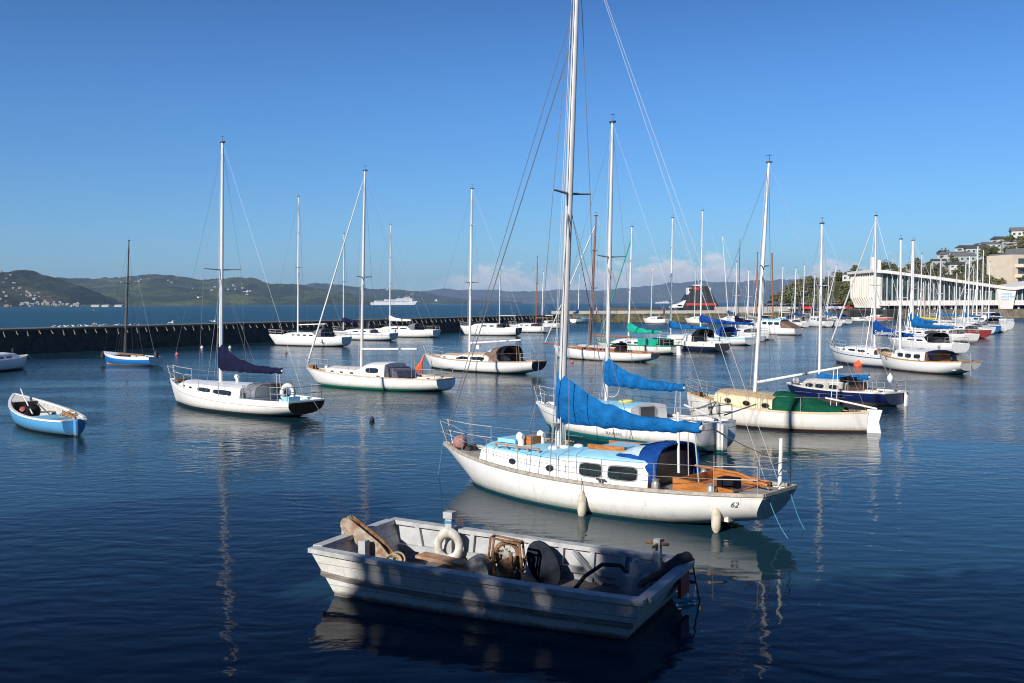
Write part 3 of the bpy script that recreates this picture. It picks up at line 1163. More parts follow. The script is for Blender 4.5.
for i, (px, v, w, h, wm, rm, lb) in enumerate(HS):
    p = on_head(px, v)
    house(w * .68, 6, h * .68, HW[wm], ROOFS[rm], lb, p - Vector((0, 0, .3)), random.Random(i).uniform(-.5, .3), i % 3 != 1, 2 if h > 4 else 1, 3 if w < 11 else 4, group='houses on the headland')

# cream apartment block on the right
ap = at_y(1015, 284, 335)
apt = thing('apartment_block', 'cream rendered apartment block with curved stacked balconies above the pool roof', 'building', (ap.x + 1.5, 335, ap.z - 8.5), radians(14))
APC = pmat('cream_render', (.66, .56, .43), .8, var=.07, scale=.6)
mb = MB()
mb.box((0, 0, 8.5), (16, 12, 19))
mb.build('wall', APC, apt)
mb = MB().box((0, 0, 18.3), (15.2, 11.2, .5))
mb.box((2.5, 0, 19.4), (9, 8, 1.8))
mb.build('roof', ROOFS[0], apt)
for fl in range(4):
    for cx in (-.5, 2., 4.2, 6.4):
        f = MB().box((cx, -6.04, 5.5 + fl * 3.3), (1.3, .16, 1.9)).build('window', APC, apt)
        MB().box((cx, -6.13, 5.5 + fl * 3.3), (1.1, .06, 1.7)).build('pane', HWIN, f)
    MB().lathe([(2.3, 3.9 + fl * 3.3), (2.3, 4.9 + fl * 3.3)], 18, o=(-4.6, -6., 0)).build('balcony', APC, apt)
    MB().box((-4.6, -6.05, 6.0 + fl * 3.3), (2.4, .14, 1.7)).build('window', HWIN, apt)

FARW = [pmat('far_house_white', (.4, .39, .37), .8), pmat('far_house_tan', (.32, .27, .21), .8), pmat('far_house_grey', (.2, .2, .2), .8), pmat('far_house_pale', (.28, .28, .27), .8)]
# small far houses on the hills across the bay
for hill, n, rng, vr, sz, lb in ((hill_a, 95, (-25, 78), (.3, .85), 5.2, 'small pale house on the dark left headland across the bay'),
                                 (hill_b, 26, (120, 250), (.35, .95), 7, 'tiny pale house on the green hills across the bay'),
                                 (hill_c, 45, (250, 440), (.3, .95), 10, 'tiny house on the hazy hills behind the ferry')):
    rnd = random.Random(n)
    me = MB()
    me.box((0, 0, .2), (1, .8, .7)).prism([(-.55, -.45, .55), (-.55, .45, .55), (-.55, 0, .85)], (1.1, 0, 0))
    msh = [me.mesh('house', m_) for m_ in FARW]
    centers = [(rnd.uniform(*rng), rnd.uniform(*vr)) for _ in range(14)]
    for i in range(n):
        c = rnd.choice(centers)
        px = min(max(rnd.gauss(c[0], 9), rng[0]), rng[1])
        v = min(max(rnd.gauss(c[1], .05), .08), .97)
        y = hill.D - hill.depth + hill.depth * v
        r = ray(px, 300)
        o = bpy.data.objects.new('house', rnd.choice(msh))
        COL.objects.link(o)
        o.location = hill.at(r.x / r.y * y, v)
        s = sz * rnd.uniform(.5, 1.2)
        o.scale = (s * 1.3, s, s)
        o.rotation_euler.z = rnd.uniform(-.7, .5)
        tag(o, lb, 'house', lb.replace('small pale house', 'houses').replace('tiny pale house', 'houses').replace('tiny house', 'houses'))
SHED = pmat('shed_wall', (.55, .54, .5), .7)
for px, w in ((96, 9), (106, 8), (119, 9)):
    p = at_y(px, 304, 1850)
    s = thing('waterfront_shed', 'long low pale shed on the far shore under the left headland', 'shed', (p.x, 1850, -.3), 0, 'sheds on the far shore')
    MB().box((0, 0, 1.2), (w * 1.6, 10, 3.6)).build('wall', SHED, s)
    MB().prism([(-w * .82, -5.4, 3.), (-w * .82, 5.4, 3.), (-w * .82, 0, 4.2)], (w * 1.64, 0, 0)).build('roof', HW[0], s)

# ------------------------------------------------------------------ pool building
BD = 250.
bx = lambda px, y=BD: ray(px, 300).x / ray(px, 300).y * y
bz = lambda px, py, y=BD: at_y(px, py, y).z
PW = pmat('pool_white_render', (.78, .74, .68), .7, var=.05, scale=.5)
PWARM = pmat('pool_folded_wall', (.8, .74, .64), .75, var=.06, scale=.6)
MULL = pmat('pool_mullion', (.68, .69, .69), .5, var=.05)
PGL = pmat('pool_glazing', (.012, .022, .028), .12, var=.6, scale=.4, c2=(.045, .07, .07))
pool = thing('pool_building', 'long white pool hall with butterfly roof, folded end wall and tall dark glazing', 'building', (0, 0, 0))
x0, x1 = bx(877), bx(877) + 78
zb = 2.14
zr = lambda x: interp([(x0, bz(868, 269.5)), (bx(940), bz(940, 277.5)), (bx(1010), bz(1010, 287.5)), (bx(1024), bz(1024, 285)), (bx(1100), bz(1100, 272)), (400, bz(1100, 272))], x)
DEP = 17
# folded end wall
n = 9
fold = []
for i in range(n * 2 + 1):
    y = BD + .2 + DEP * i / (n * 2)
    fold.append(Vector((x0 - .1 - (.55 if i % 2 else 0.), y, 0)))
mb = MB()
rings = []
for p in fold:
    ztop = bz(870, 274, BD)
    rings.append([Vector((p.x + .7, p.y, zb + .4)), Vector((p.x - .25, p.y, zb + 3.)), Vector((p.x - .35, p.y, ztop - .8)), Vector((p.x + .35, p.y, ztop))])
mb.loft(rings, closed=False)
mb.loft([[r[0] + Vector((.4, 0, 0)), r[3] + Vector((.4, 0, 0))] for r in rings], closed=False)
mb.loft([[r[0], r[1], r[2], r[3], r[3] + Vector((.4, 0, 0)), r[0] + Vector((.4, 0, 0))] for r in rings[:1] * 2], closed=True, cap=False)
mb.build('end_wall', PWARM, pool)
mb = MB().prism([(x0 - .4, BD - .02, zb + .3), (x0 + .9, BD - .02, zb + .3), (x0 + .9, BD - .02, bz(877, 271)), (x0 - .9, BD - .02, bz(870, 273)), (x0 - .9, BD - .02, zb + 3.)], (0, .5, 0))
mb.build('corner_pier', PWARM, pool)
for i in range(10):
    y = BD + .2 + DEP * (i + .5) / 10
    zt_ = bz(870, 274, BD)
    MB().prism([(x0 + .4, y, zb + .5), (x0 - 1.0, y, zb + 3.), (x0 - 1.15, y, zt_ - 1.2), (x0 - .7, y, zt_ + .5), (x0 + .4, y, zt_ + .5)], (0, .5, 0)).build('wall_fin', PWARM, pool)
# glazing, mullions, spandrel
zs0, zs1 = bz(900, 305.6), bz(900, 300.6)
mb = MB()
pts_t = [(x, BD + .35, zr(x) - .5) for x in [x0 + .5 + (x1 - x0) * k / 24 for k in range(25)]]
mb.prism([(pts_t[-1][0], BD + .35, zs1)] + [(pts_t[0][0], BD + .35, zs1)] + pts_t, (0, .1, 0))
mb.build('glazing', PGL, pool)
x = x0 + 1.2
while x < x1:
    MB().box((x, BD + .14, (zs1 + zr(x) - .4) / 2), (.16, .3, zr(x) - .4 - zs1)).build('mullion', MULL, pool)
    x += 1.3
MB().box(((x0 + .4 + x1) / 2, BD - .2, (zs0 + zs1) / 2), (x1 - x0 - .4, .9, zs1 - zs0)).build('spandrel', PW, pool)
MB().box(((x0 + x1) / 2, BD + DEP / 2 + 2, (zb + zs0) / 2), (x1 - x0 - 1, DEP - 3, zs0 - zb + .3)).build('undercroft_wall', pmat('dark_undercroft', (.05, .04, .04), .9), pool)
for k in range(14):
    MB().box((x0 + 2 + k * 4.2, BD + .5, (zb + zs0) / 2), (.4, .4, zs0 - zb)).build('column', PW, pool)
# roof
mb = MB()
rx = [x0 - 1.6, x0 + 2, bx(905), bx(940), bx(975), bx(1005), bx(1012), bx(1024), bx(1060), bx(1100), x1 + 1]
rings = []
for x in rx:
    z = zr(x)
    th = .75
    rings.append([Vector((x, BD - 1.6, z - th)), Vector((x, BD - 1.6, z)), Vector((x, BD + DEP + 1, z - .1)), Vector((x, BD + DEP + 1, z - th))])
mb.loft(rings).build('roof', PW, pool)
ch = at_y(873.5, 267, BD + 6)
MB().box((ch.x, BD + 6, ch.z), (1.2, 1.2, 5.)).build('vent_stack', PW, pool)
MB().box((ch.x + 1.3, BD + 6, ch.z - .3), (.8, .8, 4.2)).build('vent_stack', PW, pool)
# white tapered pylon with the sign
za, zc = bz(1000, 288.6), bz(1000, 311)
yp = BD - 1.25
py_ = [(bx(996.8, yp), yp, za), (bx(1016.5, yp), yp, za), (bx(1012.5, yp), yp, zc), (bx(1000.5, yp), yp, zc)]
pyl = MB().prism(py_, (0, .8, 0)).build('sign_pylon', PW, pool)
cu = bpy.data.curves.new('lettering', 'FONT')
cu.body = 'Freyberg\npool & fitness\ncentre'
cu.size = .72
cu.extrude = .01
tmp = bpy.data.objects.new('lettering', cu)
COL.objects.link(tmp)
bpy.context.view_layer.update()
me = bpy.data.meshes.new_from_object(tmp.evaluated_get(bpy.context.evaluated_depsgraph_get()))
bpy.data.objects.remove(tmp)
me.materials.clear()
me.materials.append(pmat('sign_blue', (.1, .45, .7), .5))
lt = bpy.data.objects.new('lettering', me)
COL.objects.link(lt)
lt.parent = pyl
lt.rotation_euler = (pi / 2, 0, 0)
lt.location = (bx(1001.2, yp), yp - .02, za - 1.5)

# ------------------------------------------------------------------ cars in the car park
def car(px, y, colr, label, rz):
    p = Vector((ray(px, 300).x / ray(px, 300).y * y, y, 2.16))
    c = thing('parked_car', label, 'car', p, rz, 'cars parked by the sea wall')
    pr = [(-2.1, .35), (-2.12, .75), (-1.95, .9), (-1.1, .95), (1.0, .92), (1.9, .8), (2.1, .6), (2.08, .3)]
    MB().prism([(x, -.85, z) for x, z in pr], (0, 1.7, 0)).build('body', colr, c)
    cb = [(-1.75, .9), (-1.35, 1.42), (.2, 1.46), (1.05, .92)]
    g = MB().loft([[Vector((x, sy * (.82 if z < 1 else .66), z)) for x, z in cb] for sy in (-1, 1)]).build('cabin_window', GLASS, c)
    MB().loft([[Vector((x, sy * .64, z + .03)) for x, z in ((-1.4, 1.39), (-1.3, 1.45), (.15, 1.48), (.3, 1.4))] for sy in (-1, 1)]).build('roof', colr, c)
    for x in (-1.3, 1.3):
        for sy in (-1, 1):
            w = MB().lathe([(.1, -.1), (.31, -.1), (.31, .1), (.1, .1)], 14, Matrix.Rotation(pi / 2, 3, 'X'), (x, sy * .78, .31)).build('wheel', BLACK, c)
            MB().lathe([(.02, -.02), (.17, -.02), (.17, .02), (.02, .02)], 10, Matrix.Rotation(pi / 2, 3, 'X'), (x, sy * .885, .31)).build('hubcap', STEEL, w)
    for sy in (-1, 1):
        MB().box((2.08, sy * .6, .66), (.08, .34, .14)).build('headlight', WHITE, c)
    return c


CW = pmat('car_white', (.75, .75, .74), .2, var=.03)
CS = pmat('car_silver', (.42, .43, .45), .25, metal=.4, var=.03)
CD = pmat('car_dark', (.05, .06, .08), .2, var=.05)
CR = pmat('car_red', (.65, .05, .03), .25, var=.05)
for px, y, m_, lb, rz in ((765, 228, CD, 'dark parked car at the left end of the sea wall row', .3), (772, 228, CW, 'white parked car second along the sea wall row', .2), (780, 227, CW, 'white parked car beside the silver one on the sea wall', 2.9),
                          (788, 227, CS, 'silver parked car on the sea wall', .15), (800, 228, CD, 'dark parked car behind two slim masts', .4), (806.5, 227, CR, 'bright red parked car on the sea wall', 1.45), (813, 228, CW, 'white parked car right of the red one', .2),
                          (821, 227, CD, 'dark parked car behind the leaning white jib', .1), (828, 227, CS, 'silver parked car towards the folded wall', 3.0), (835, 227, CW, 'white parked car closest to the folded white wall', .2), (842, 228, CR, 'dull red parked car against the folded white wall', .2)):
    car(px, y, m_, lb, rz)


# ------------------------------------------------------------------ the near yacht
def cowl_vent(b, p, label=None):
    m = MB().lathe([(.07, 0), (.07, .1), (.06, .16)], 10, o=p)
    m.lathe([(.06, 0), (.11, .1), (.1, .12)], 10, Matrix.Rotation(pi / 2, 3, 'Y'), Vector(p) + Vector((-.05, 0, .2)))
    m.tube([Vector(p) + Vector((0, 0, .14)), Vector(p) + Vector((-.01, 0, .2)), Vector(p) + Vector((-.06, 0, .2))], .062, 8)
    return m.build('ventilator', WHITE, b.root, True)


def grab_rail(b, s0, s1, y, mat=TEAK, k=.0):
    m = MB()
    pts = [Vector((b.x(lerp(s0, s1, i / 4)), y, b.roof_z(lerp(s0, s1, i / 4), .05) + .06)) for i in range(5)]
    m.tube(pts, .018, 6)
    for p in pts:
        m.box(p - Vector((0, 0, .035)), (.07, .03, .06))
    return m.build('grab_rail', mat, b.root)


Y1 = Boat('sailing_yacht', 'near white yacht with pale blue cabin top, bright blue spray hood and long sail cover', 'yacht', (443, 443), .8, (781, 492), .74, 2.5, zm=.62, tw=.5, ob=.13, s2=.55, zt=.2, rake=.55)
b = Y1
b.hull(hull_mat('white_hull_teal_boot', (.81, .805, .78), (.02, .13, .16), .05, -.02, dirt=.42, stripe=(.32, .27, .2), sa=-.02, sb=.03), transom=pmat('white_transom', (.6, .58, .56), .3, var=.15, scale=3), rail=pmat('weathered_rail', (.42, .38, .33), .7, var=.3, scale=9), deck=GREYDECK, cock=(.75, .92, .62, .18), cock_mat=CREAMW)
b.set_cabin([(.195, .01), (.2, .27), (.22, .33), (.46, .4), (.5, .46), (.54, .52), (.73, .56), (.735, .56)], wf=.7, wmax=.9)
b.cabin(WHITE, PALEBLUE, aft=DARKWOOD)
b.window(.552, .615, .3, .82, 4, STEEL)
b.window(.632, .708, .3, .82, 4, STEEL)
for s in (.32, .45):
    b.window(s, s + .022, .35, .62, 2, DARKM)
b.rig(.345, (579, -75), b.zd(.345) + .4, .085, ALUG, ((.49, .62),), boom=(3.1, 1.72, -.33), cover=BLUEC, hm=1.02, fore=.86, wr=.0095, back=2, hw=.145, shroud_s=.05, bpx=560.5, goose=(560, 418), bend=(703, 428))
MB().tube([Vector((b.x(.01), 0, b.sheer(.01) + .1)), b.base.lerp(b.tip, .8)], .012, 5).build('forestay', WIRE, b.root)
b.rails(.52, 5, .13, .9, (1., .55), r=.01, wr=.005)
b.dodger(.64, .73, .755, .78, .27, BLUED, zb0=b.roof_z(.64) - .06, pane=CLEAR, drop=.42)
# sliding hatch with varnished runners, forehatch, vents, box, rails
h = MB().box((b.x(.6), 0, b.roof_z(.6) + .02), (.6, .62, .07))
h = h.build('sliding_hatch', PALEBLUE, b.root)
for y in (.36, -.36):
    MB().beam((b.x(.535), y, b.roof_z(.535) + .035), (b.x(.64), y, b.roof_z(.64) + .02), .06, .09).build('hatch_runner', VARN, h)
MB().prism([(b.x(.24), -.32, b.roof_z(.24)), (b.x(.24), .32, b.roof_z(.24)), (b.x(.3), .32, b.roof_z(.3)), (b.x(.3), -.32, b.roof_z(.3))], (0, 0, .09)).build('fore_hatch', PALEBLUE, b.root)
MB().box((b.x(.322), .02, b.roof_z(.33) + .07), (.3, .34, .2)).build('locker_box', VARN, b.root)
for (s, y) in ((.318, .3), (.335, -.22)):
    cowl_vent(b, (b.x(s), y, b.roof_z(s) - .03))
for (s, y) in ((.42, .28), (.435, .05), (.45, -.25)):
    MB().lathe([(.11, -.02), (.11, .03), (.09, .06), (.02, .075)], 14, o=(b.x(s), y, b.roof_z(s) - .02)).build('deck_vent', WHITE, b.root, True)
grab_rail(b, .27, .41, .66)
grab_rail(b, .27, .41, -.66)
for k in range(4):
    a = 1.2 * k
    MB().tube([(b.base.x + .12 * cos(a), .12 * sin(a), b.base.z), (b.base.x + .1 * cos(a), .1 * sin(a), b.base.z + .9)], .012, 5).build('halyard', WIREL, b.root)
MB().lathe([(.05, 0), (.05, .1), (.035, .14), (.05, .17)], 10, Matrix.Rotation(-pi / 2, 3, 'X'), (b.base.x, .08, b.base.z + .5)).build('winch', STEEL, b.root)
m = MB()
for k in range(9):
    m.torus((b.x(.08) + .03 * sin(k * 2), .05 * cos(k), b.zd(.08) + .03 + k * .012), .13, .014, n=14, m=5)
m.build('rope_coil', ROPE, b.root)
m = MB().beam((b.x(.055), .02, b.zd(.05) + .08), (b.x(.12), -.06, b.zd(.12) + .07), .05, .05)
m.beam((b.x(.06), -.16, b.zd(.06) + .1), (b.x(.06), .18, b.zd(.06) + .1), .05, .05)
m.box((b.x(.105), .02, b.zd(.1) + .08), (.22, .2, .16))
m.build('anchor_windlass', DARKM, b.root)
buoy = tag(MB().lathe([(.02, -.16), (.11, -.13), (.17, 0), (.11, .13), (.02, .16)], 14, Matrix.Rotation(pi / 2, 3, 'X'), W(b, (b.x(.085), .16, b.zd(.085) + .19))).build('mooring_buoy', PINK, None, True), 'faded pink buoy lying on the bow deck of the near yacht', 'buoy')
# cockpit: orange varnished coaming boards, tiller, doors
for y in (.66, -.66):
    m = MB()
    m.prism([(b.x(.79), y - .03, b.sheer(.79) - .05), (b.x(.79), y - .03, b.sheer(.79) + .23), (b.x(.82), y - .03, b.sheer(.82) + .2), (b.x(.935), y - .03, b.sheer(.935) + .08), (b.x(.935), y - .03, b.sheer(.935) - .05)], (0, .05, 0))
    m.build('coaming', VARN, b.root)
MB().beam((b.x(.795), -.62, b.sheer(.795) + .08), (b.x(.795), .62, b.sheer(.795) + .08), .05, .24).build('bridge_deck_board', VARN, b.root)
MB().box((b.x(.865), 0, b.zs - .06), (1.0, 1.0, .07)).build('cockpit_grating', VARN, b.root)
MB().tube([(b.x(.97), 0, b.zs + .08), (b.x(.9), 0, b.zs + .24), (b.x(.8), .05, b.zs + .3)], [.035, .03, .02], 8).build('tiller', VARN, b.root)
for s, y in ((.76, .85), (.76, -.85), (.89, .78)):
    MB().lathe([(.08, 0), (.08, .1), (.055, .15), (.075, .19), (.02, .2)], 12, o=(b.x(s), y, b.sheer(s) + .0)).build('sheet_winch', STEEL, b.root, True)
MB().tube([(b.x(.985), -.2, b.zs), (b.x(.988), -.2, b.zs + .95)], .035, 8).build('ensign_staff', WHITE, b.root)
MB().box((b.x(.9), .3, b.zs + .1), (.34, .3, .2)).build('outboard_cover', BLACKC, b.root)
MB().tube([(b.x(.755), .0, b.zs + .1), (b.x(.753), 0, b.zs + 1.3)], .028, 8).build('boom_crutch', ALU, b.root)
b.text('62', .945, .5, .15, DARKM, 1, 'hull_number')
o = MB()
for k, (s0, s1, z) in enumerate(((.055, .085, .8),)):
    o.prism([b.at_depth(s0, z + .03, 1, .006), b.at_depth(s1, z, 1, .006), b.at_depth(s1, z + .035, 1, .006), b.at_depth(s0, z + .065, 1, .006)], (0, -.004, 0))
o.build('registration_sticker', pmat('teal_sticker', (.2, .5, .5), .5), b.root)
fender(W(b, b.at_depth(.6, .2, 1, .12)), .5, .085, 'white fender hanging at the middle of the near yacht', group=None)
fender(W(b, b.at_depth(.925, .24, 1, .14)), .5, .09, 'cream fender hanging by the stern quarter of the near yacht')
A = W(b, (b.x(.0), 0, b.zb))
line_to_water(A, A + Vector((-.25, .3, -1.4)), 'pale blue mooring rope dropping from the bow of the near yacht', BLUEROPE)
A = W(b, (b.x(.99), .35, b.zs))
line_to_water(A, A + Vector((.35, -.3, -.8)), 'blue mooring rope from the near quarter of the near yacht', BLUEROPE, .009)
A = W(b, (b.x(.995), -.4, b.zs))
line_to_water(A, A + Vector((.3, -.1, -.8)), 'blue mooring rope from the far quarter of the near yacht', BLUEROPE, .009)

# ------------------------------------------------------------------ second yacht
Y2 = Boat('sailing_yacht', 'white yacht with green waterline and blue sail cover moored just behind the near yacht', 'yacht', (536, 402), .84, (716, 424), .78, 2.5, zm=.7, tw=.72, ob=.1, s2=.6, zt=.02, rake=-.1)
b = Y2
b.hull(hull_mat('white_hull_green_boot', (.81, .8, .775), (.01, .15, .16), .22, .04, anti=(.012, .09, .1), stripe=(.28, .28, .27), sa=.13, sb=.155), rail=WHITE, deck=CREAMW, cock=(.7, .92, .6, .2))
b.set_cabin([(.2, .02), (.26, .26), (.3, .34), (.66, .42), (.67, .42)], wf=.68, wmax=.9)
b.cabin(WHITE, PALEBLUE, aft=WHITE)
MB().box((b.x(.672), .1, b.zd(.67) + .2), (.06, .62, .42)).build('companionway_door', DARKM, b.root)
b.window(.42, .56, .45, .8, 4)
b.window(.3, .36, .45, .7, 4)
b.rig(.36, (612.5, 123), b.roof_z(.36) - .02, .07, ALUG, ((.52, .62),), boom=(2.75, 1.85, -.25, -.1), cover=BLUEC, hm=.8, wr=.006, hw=.14, bpx=606.5, goose=(606, 382), bend=(685, 388))
b.rails(.5, 4, .12, .92, (1.,), r=.013)
sn = min((i / 400 for i in range(80, 360)), key=lambda q: abs(proj(W(b, b.at_depth(q, .3, 1)))[0] - 606))
print('NAME', sn, proj(W(b, b.at_depth(sn, .3, 1))))
b.text('BEAUMARIS', sn, .3, .125, pmat('grey_letter', (.2, .2, .2), .5), 1, 'boat_name')
r = MB().prism([(b.x(1) - .02, -.1, -.3), (b.x(1) - .3, -.1, -.3), (b.x(1) - .34, -.1, b.zs + .02), (b.x(1) - .02, -.1, b.zs + .05)], (0, .2, 0)).build('rudder', hull_mat('white_rudder_green_foot', (.75, .74, .72), (.012, .1, .11), .08), b.root)
MB().tube([(b.x(1) - .2, 0, b.zs + .06), (b.x(.93), 0, b.zs + .3), (b.x(.85), 0, b.zs + .45)], .03, 8).build('tiller', ALUG, b.root)
MB().tube([(b.x(.985), -.5, b.zs + .2), (b.x(1) - .7, -.9, b.zs + .55)], .022, 6).build('boarding_pole', DARKM, b.root)
MB().torus((b.x(.56), .1, b.roof_z(.56) + .02), .2, .04, n=18).build('rope_coil', pmat('yellow_rope', (.6, .55, .15), .8), b.root)
MB().torus((b.x(.46), -.05, b.roof_z(.46) + .45), .34, .014, Matrix.Rotation(pi / 2, 3, 'X'), n=24, m=5).build('coiled_hose', WIREL, b.root)
A = W(b, (b.x(.0), 0, b.zb))
line_to_water(A, A + Vector((-.4, -.4, -1.3)), 'grey mooring line at the bow of the white yacht with green waterline', WIRE, .014)
A = W(b, (b.x(1), .4, b.zs))
line_to_water(A + Vector((.2, 0, -.1)), A + Vector((1.9, -1.7, -.8)), 'dark stern line sloping off the white yacht with green waterline', DARKM, .014)

# ------------------------------------------------------------------ cream yacht
Y3 = Boat('sailing_yacht', 'cream cabined wooden yacht with round ports and dark green cockpit cover', 'yacht', (686, 393), .96, (869, 412.5), .64, 2.3, zm=.6, tw=.08, sm=.5, ob=.04, s2=.72, zt=-.2, rake=.1)
b = Y3
b.hull(hull_mat('white_planked_hull', (.76, .74, .69), (.06, .025, .015), .07, .0, anti=(.07, .03, .02), seams=False, dirt=.35), rail=pmat('cream_rail', (.7, .56, .34), .5, var=.15), deck=pmat('buff_deck', (.55, .42, .24), .7, var=.15), cock=(.7, .86, .5, .2))
b.set_cabin([(.21, .01), (.215, .34), (.24, .38), (.36, .42), (.54, .42), (.55, .4)], wf=.82, wmax=.95, tumble=.03)
b.cabin(CREAM, pmat('buff_roof', (.62, .46, .26), .6, var=.15))
for s in (.3, .41, .515):
    b.window(s - .02, s + .02, .34, .72, 2, pmat('brass', (.5, .36, .12), .35, metal=.6))
b.rig(.385, (769, 163), b.roof_z(.385) - .03, .065, ALU, ((.55, .5),), boom=(3.5, 1.9, .55, -.35), wr=.006, fore=.97, boom_mat=ALU, bpx=755, goose=(758, 382), bend=(843, 367))
b.rails(.5, 3, .1, .9, (1.,), push=False)
m = MB()
rings = []
for i in range(13):
    u = i / 12
    s = lerp(.53, .88, u)
    w = min(b.hb(s) * .9, 1.0) * (1 - .08 * sin(u * 9))
    zt_ = b.sheer(s) + lerp(.56, .12, u ** 1.4) + .03 * sin(u * 14)
    rings.append([Vector((b.x(s), w * y_, b.sheer(s) + .02 + (zt_ - b.sheer(s) - .02) * (1 - abs(y_) ** 2.6) + .025 * sin(i * 1.3 + y_ * 5))) for y_ in (-1, -.8, -.5, -.2, 0, .2, .5, .8, 1)])
m.loft(rings, closed=False).build('cockpit_cover', GREENC, b.root, True)
r = MB().prism([(b.x(1) + .05, -.04, -.3), (b.x(1) - .45, -.04, -.3), (b.x(1) - .32, -.04, .35), (b.x(1) - .42, -.04, b.zs + .1), (b.x(1) + .05, -.04, b.zs + .1)], (0, .08, 0)).build('rudder', WHITE, b.root)
MB().tube([(b.x(1) - .25, 0, b.zs + .13), (b.x(.9), 0, b.zs + .28), (b.x(.78), 0, b.zs + .4)], .03, 8).build('tiller', ALU, b.root)
for s in (.2, .255):
    fender(W(b, b.at_depth(s, .62, 1, .09)), .4, .06, {.2: 'small grey fender nearest the bow of the cream cabined yacht', .255: 'small grey fender just below the cabin front of the cream yacht'}[s], pmat('grey_fender', (.35, .34, .32), .5))
MB().box((b.x(.07), 0, b.sheer(.07) + .05), (.3, .3, .16)).build('anchor_windlass', RUST, b.root)
m = MB().tube([(b.x(.24), .9, b.sheer(.24) + .05), (b.x(.12), 1.5, b.sheer(.2) - .35)], .03, 5).build('boat_hook', WIRE, b.root)

# ------------------------------------------------------------------ navy small yacht
Y4 = Boat('sailing_yacht', 'small navy blue yacht with cream cabin and blue boom cover behind the cream yacht', 'yacht', (786.5, 383), .56, (897, 393), .54, 1.95, zm=.5, tw=.72, ob=.06, s2=.66, zt=.05, rake=-.05)
b = Y4
b.hull(hull_mat('navy_hull', (.007, .014, .07), (.16, .09, .06), .05, 0, anti=(.1, .05, .035), dirt=.1, rough=.25), rail=CREAMW, deck=CREAMW, cock=(.68, .92, .65, .2), cock_mat=CREAMW, transom=pmat('navy_transom', (.02, .025, .06), .4))
b.set_cabin([(.2, .02), (.23, .26), (.3, .32), (.6, .38), (.66, .36)], wf=.72, wmax=.9)
GREYCAB = pmat('grey_cream_cabin', (.5, .48, .38), .5)
b.cabin(GREYCAB, CREAMW, aft=DARKWOOD)
for s in (.265, .375, .51):
    b.window(s, s + .085, .3, .8, 3.2, pmat('window_frame_pale', (.5, .48, .42), .4))
b.rig(.33, (822, 224), b.roof_z(.33) - .03, .065, ALU, ((.6, .35),), boom=(2.6, 1.95, .05), cover=BLUEC, hm=.3, wr=.0055, hw=.12, bpx=819.5, goose=(821, 380), bend=(870, 377))
b.rails(.45, 3, .14, .9, (1.,), pulpit=False)
MB().box((b.x(.63), .3, b.roof_z(.63) - .02), (.5, .5, .3)).build('companion_hood', BLACKC, b.root)
MB().prism([(b.x(1) - .02, -.5, -.2), (b.x(1) - .12, -.5, -.2), (b.x(1) - .16, -.5, b.zs - .15), (b.x(1) - .05, -.5, b.zs + .02)], (0, .1, 0)).build('rudder', WHITE, b.root)
fender(W(b, (b.x(.93), -.1, b.e.z)), .3, .12, 'white ball fender tied at the boom end of the navy yacht', WHITE)
A = W(b, (b.x(.08), -.1, b.sheer(.08) + .16))
tag(MB().lathe([(.02, -.16), (.12, -.11), (.16, 0), (.12, .11), (.02, .16)], 12, o=A).build('fender', WHITEC, None, True), 'white round fender on the bow of the navy yacht', 'fender')

# ------------------------------------------------------------------ left yacht
Y5 = Boat('sailing_yacht', 'white yacht with navy sail cover, varnished transom and life ring on its stern rail', 'yacht', (170, 379), 1.0, (307, 401.5), .6, 2.5, zm=.62, tw=.66, ob=.06, s2=.62, zt=.12, rake=.25)
b = Y5
b.hull(hull_mat('white_hull_dark_boot', (.82, .81, .78), (.025, .04, .045), .12, 0, anti=(.02, .025, .03), stripe=(.5, .36, .3), sa=.16, sb=.18), transom=pmat('varnished_transom', (.15, .055, .03), .25, var=.3), rail=WHITE, deck=PALEBLUE, cock=(.7, .9, .7, .2))
b.set_cabin([(.14, .02), (.18, .16), (.3, .24), (.42, .34), (.66, .44), (.69, .42)], wf=.78, wmax=1.0)
b.cabin(WHITE, WHITE, aft=WHITE)
b.window(.37, .48, .32, .8, 3.4)
b.window(.5, .635, .32, .8, 3.4)
for s in (.21, .285):
    b.window(s, s + .03, .4, .75, 2.4)
b.rig(.34, (222.5, 143), b.roof_z(.34) - .02, .075, ALU, ((.47, .85),), boom=(3.3, 1.95, -.1), cover=NAVYC, hm=1., wr=.006, hw=.15, shroud_s=.05, bpx=221, goose=(221, 367.5), bend=(283, 371))
b.rails(.55, 4, .11, .9, (1.,), r=.015)
b.dodger(.67, .72, .77, .76, .12, pmat('grey_mesh_hood', (.2, .2, .22), .5, var=.4), zb0=b.roof_z(.66) - .07, pane=CLEAR, drop=.34)
ring = thing('life_ring', 'white horseshoe life ring standing on the stern rail of the left yacht', 'life ring', W(b, (b.x(.955), .55, b.zs + .34)), b.rz + radians(50))
MB().torus((0, 0, 0), .2, .07, Matrix.Rotation(pi / 2, 3, 'X'), n=26, m=10, ell=1.3).build('ring', WHITE, ring, True)
MB().torus((0, 0, 0), .28, .013, Matrix.Rotation(pi / 2, 3, 'X'), n=26, m=5, ell=1.25).build('grab_line', ROPE, ring)
for s, y in ((.7, .8), (.72, -.8)):
    MB().lathe([(.08, 0), (.07, .1), (.055, .13), (.075, .17), (.02, .18)], 12, o=(b.x(s), y, b.sheer(s) + .03)).build('sheet_winch', DARKM, b.root, True)
MB().box((b.x(.97), .5, b.zs + .1), (.4, .5, .2)).build('cockpit_locker', PALEBLUE, b.root)
m = MB()
for k in range(6):
    m.torus((b.x(.09) + .1 * sin(k * 2), .1 * cos(k * 3), b.zd(.08) + .05 + k * .02), .14, .025, n=14, m=5)
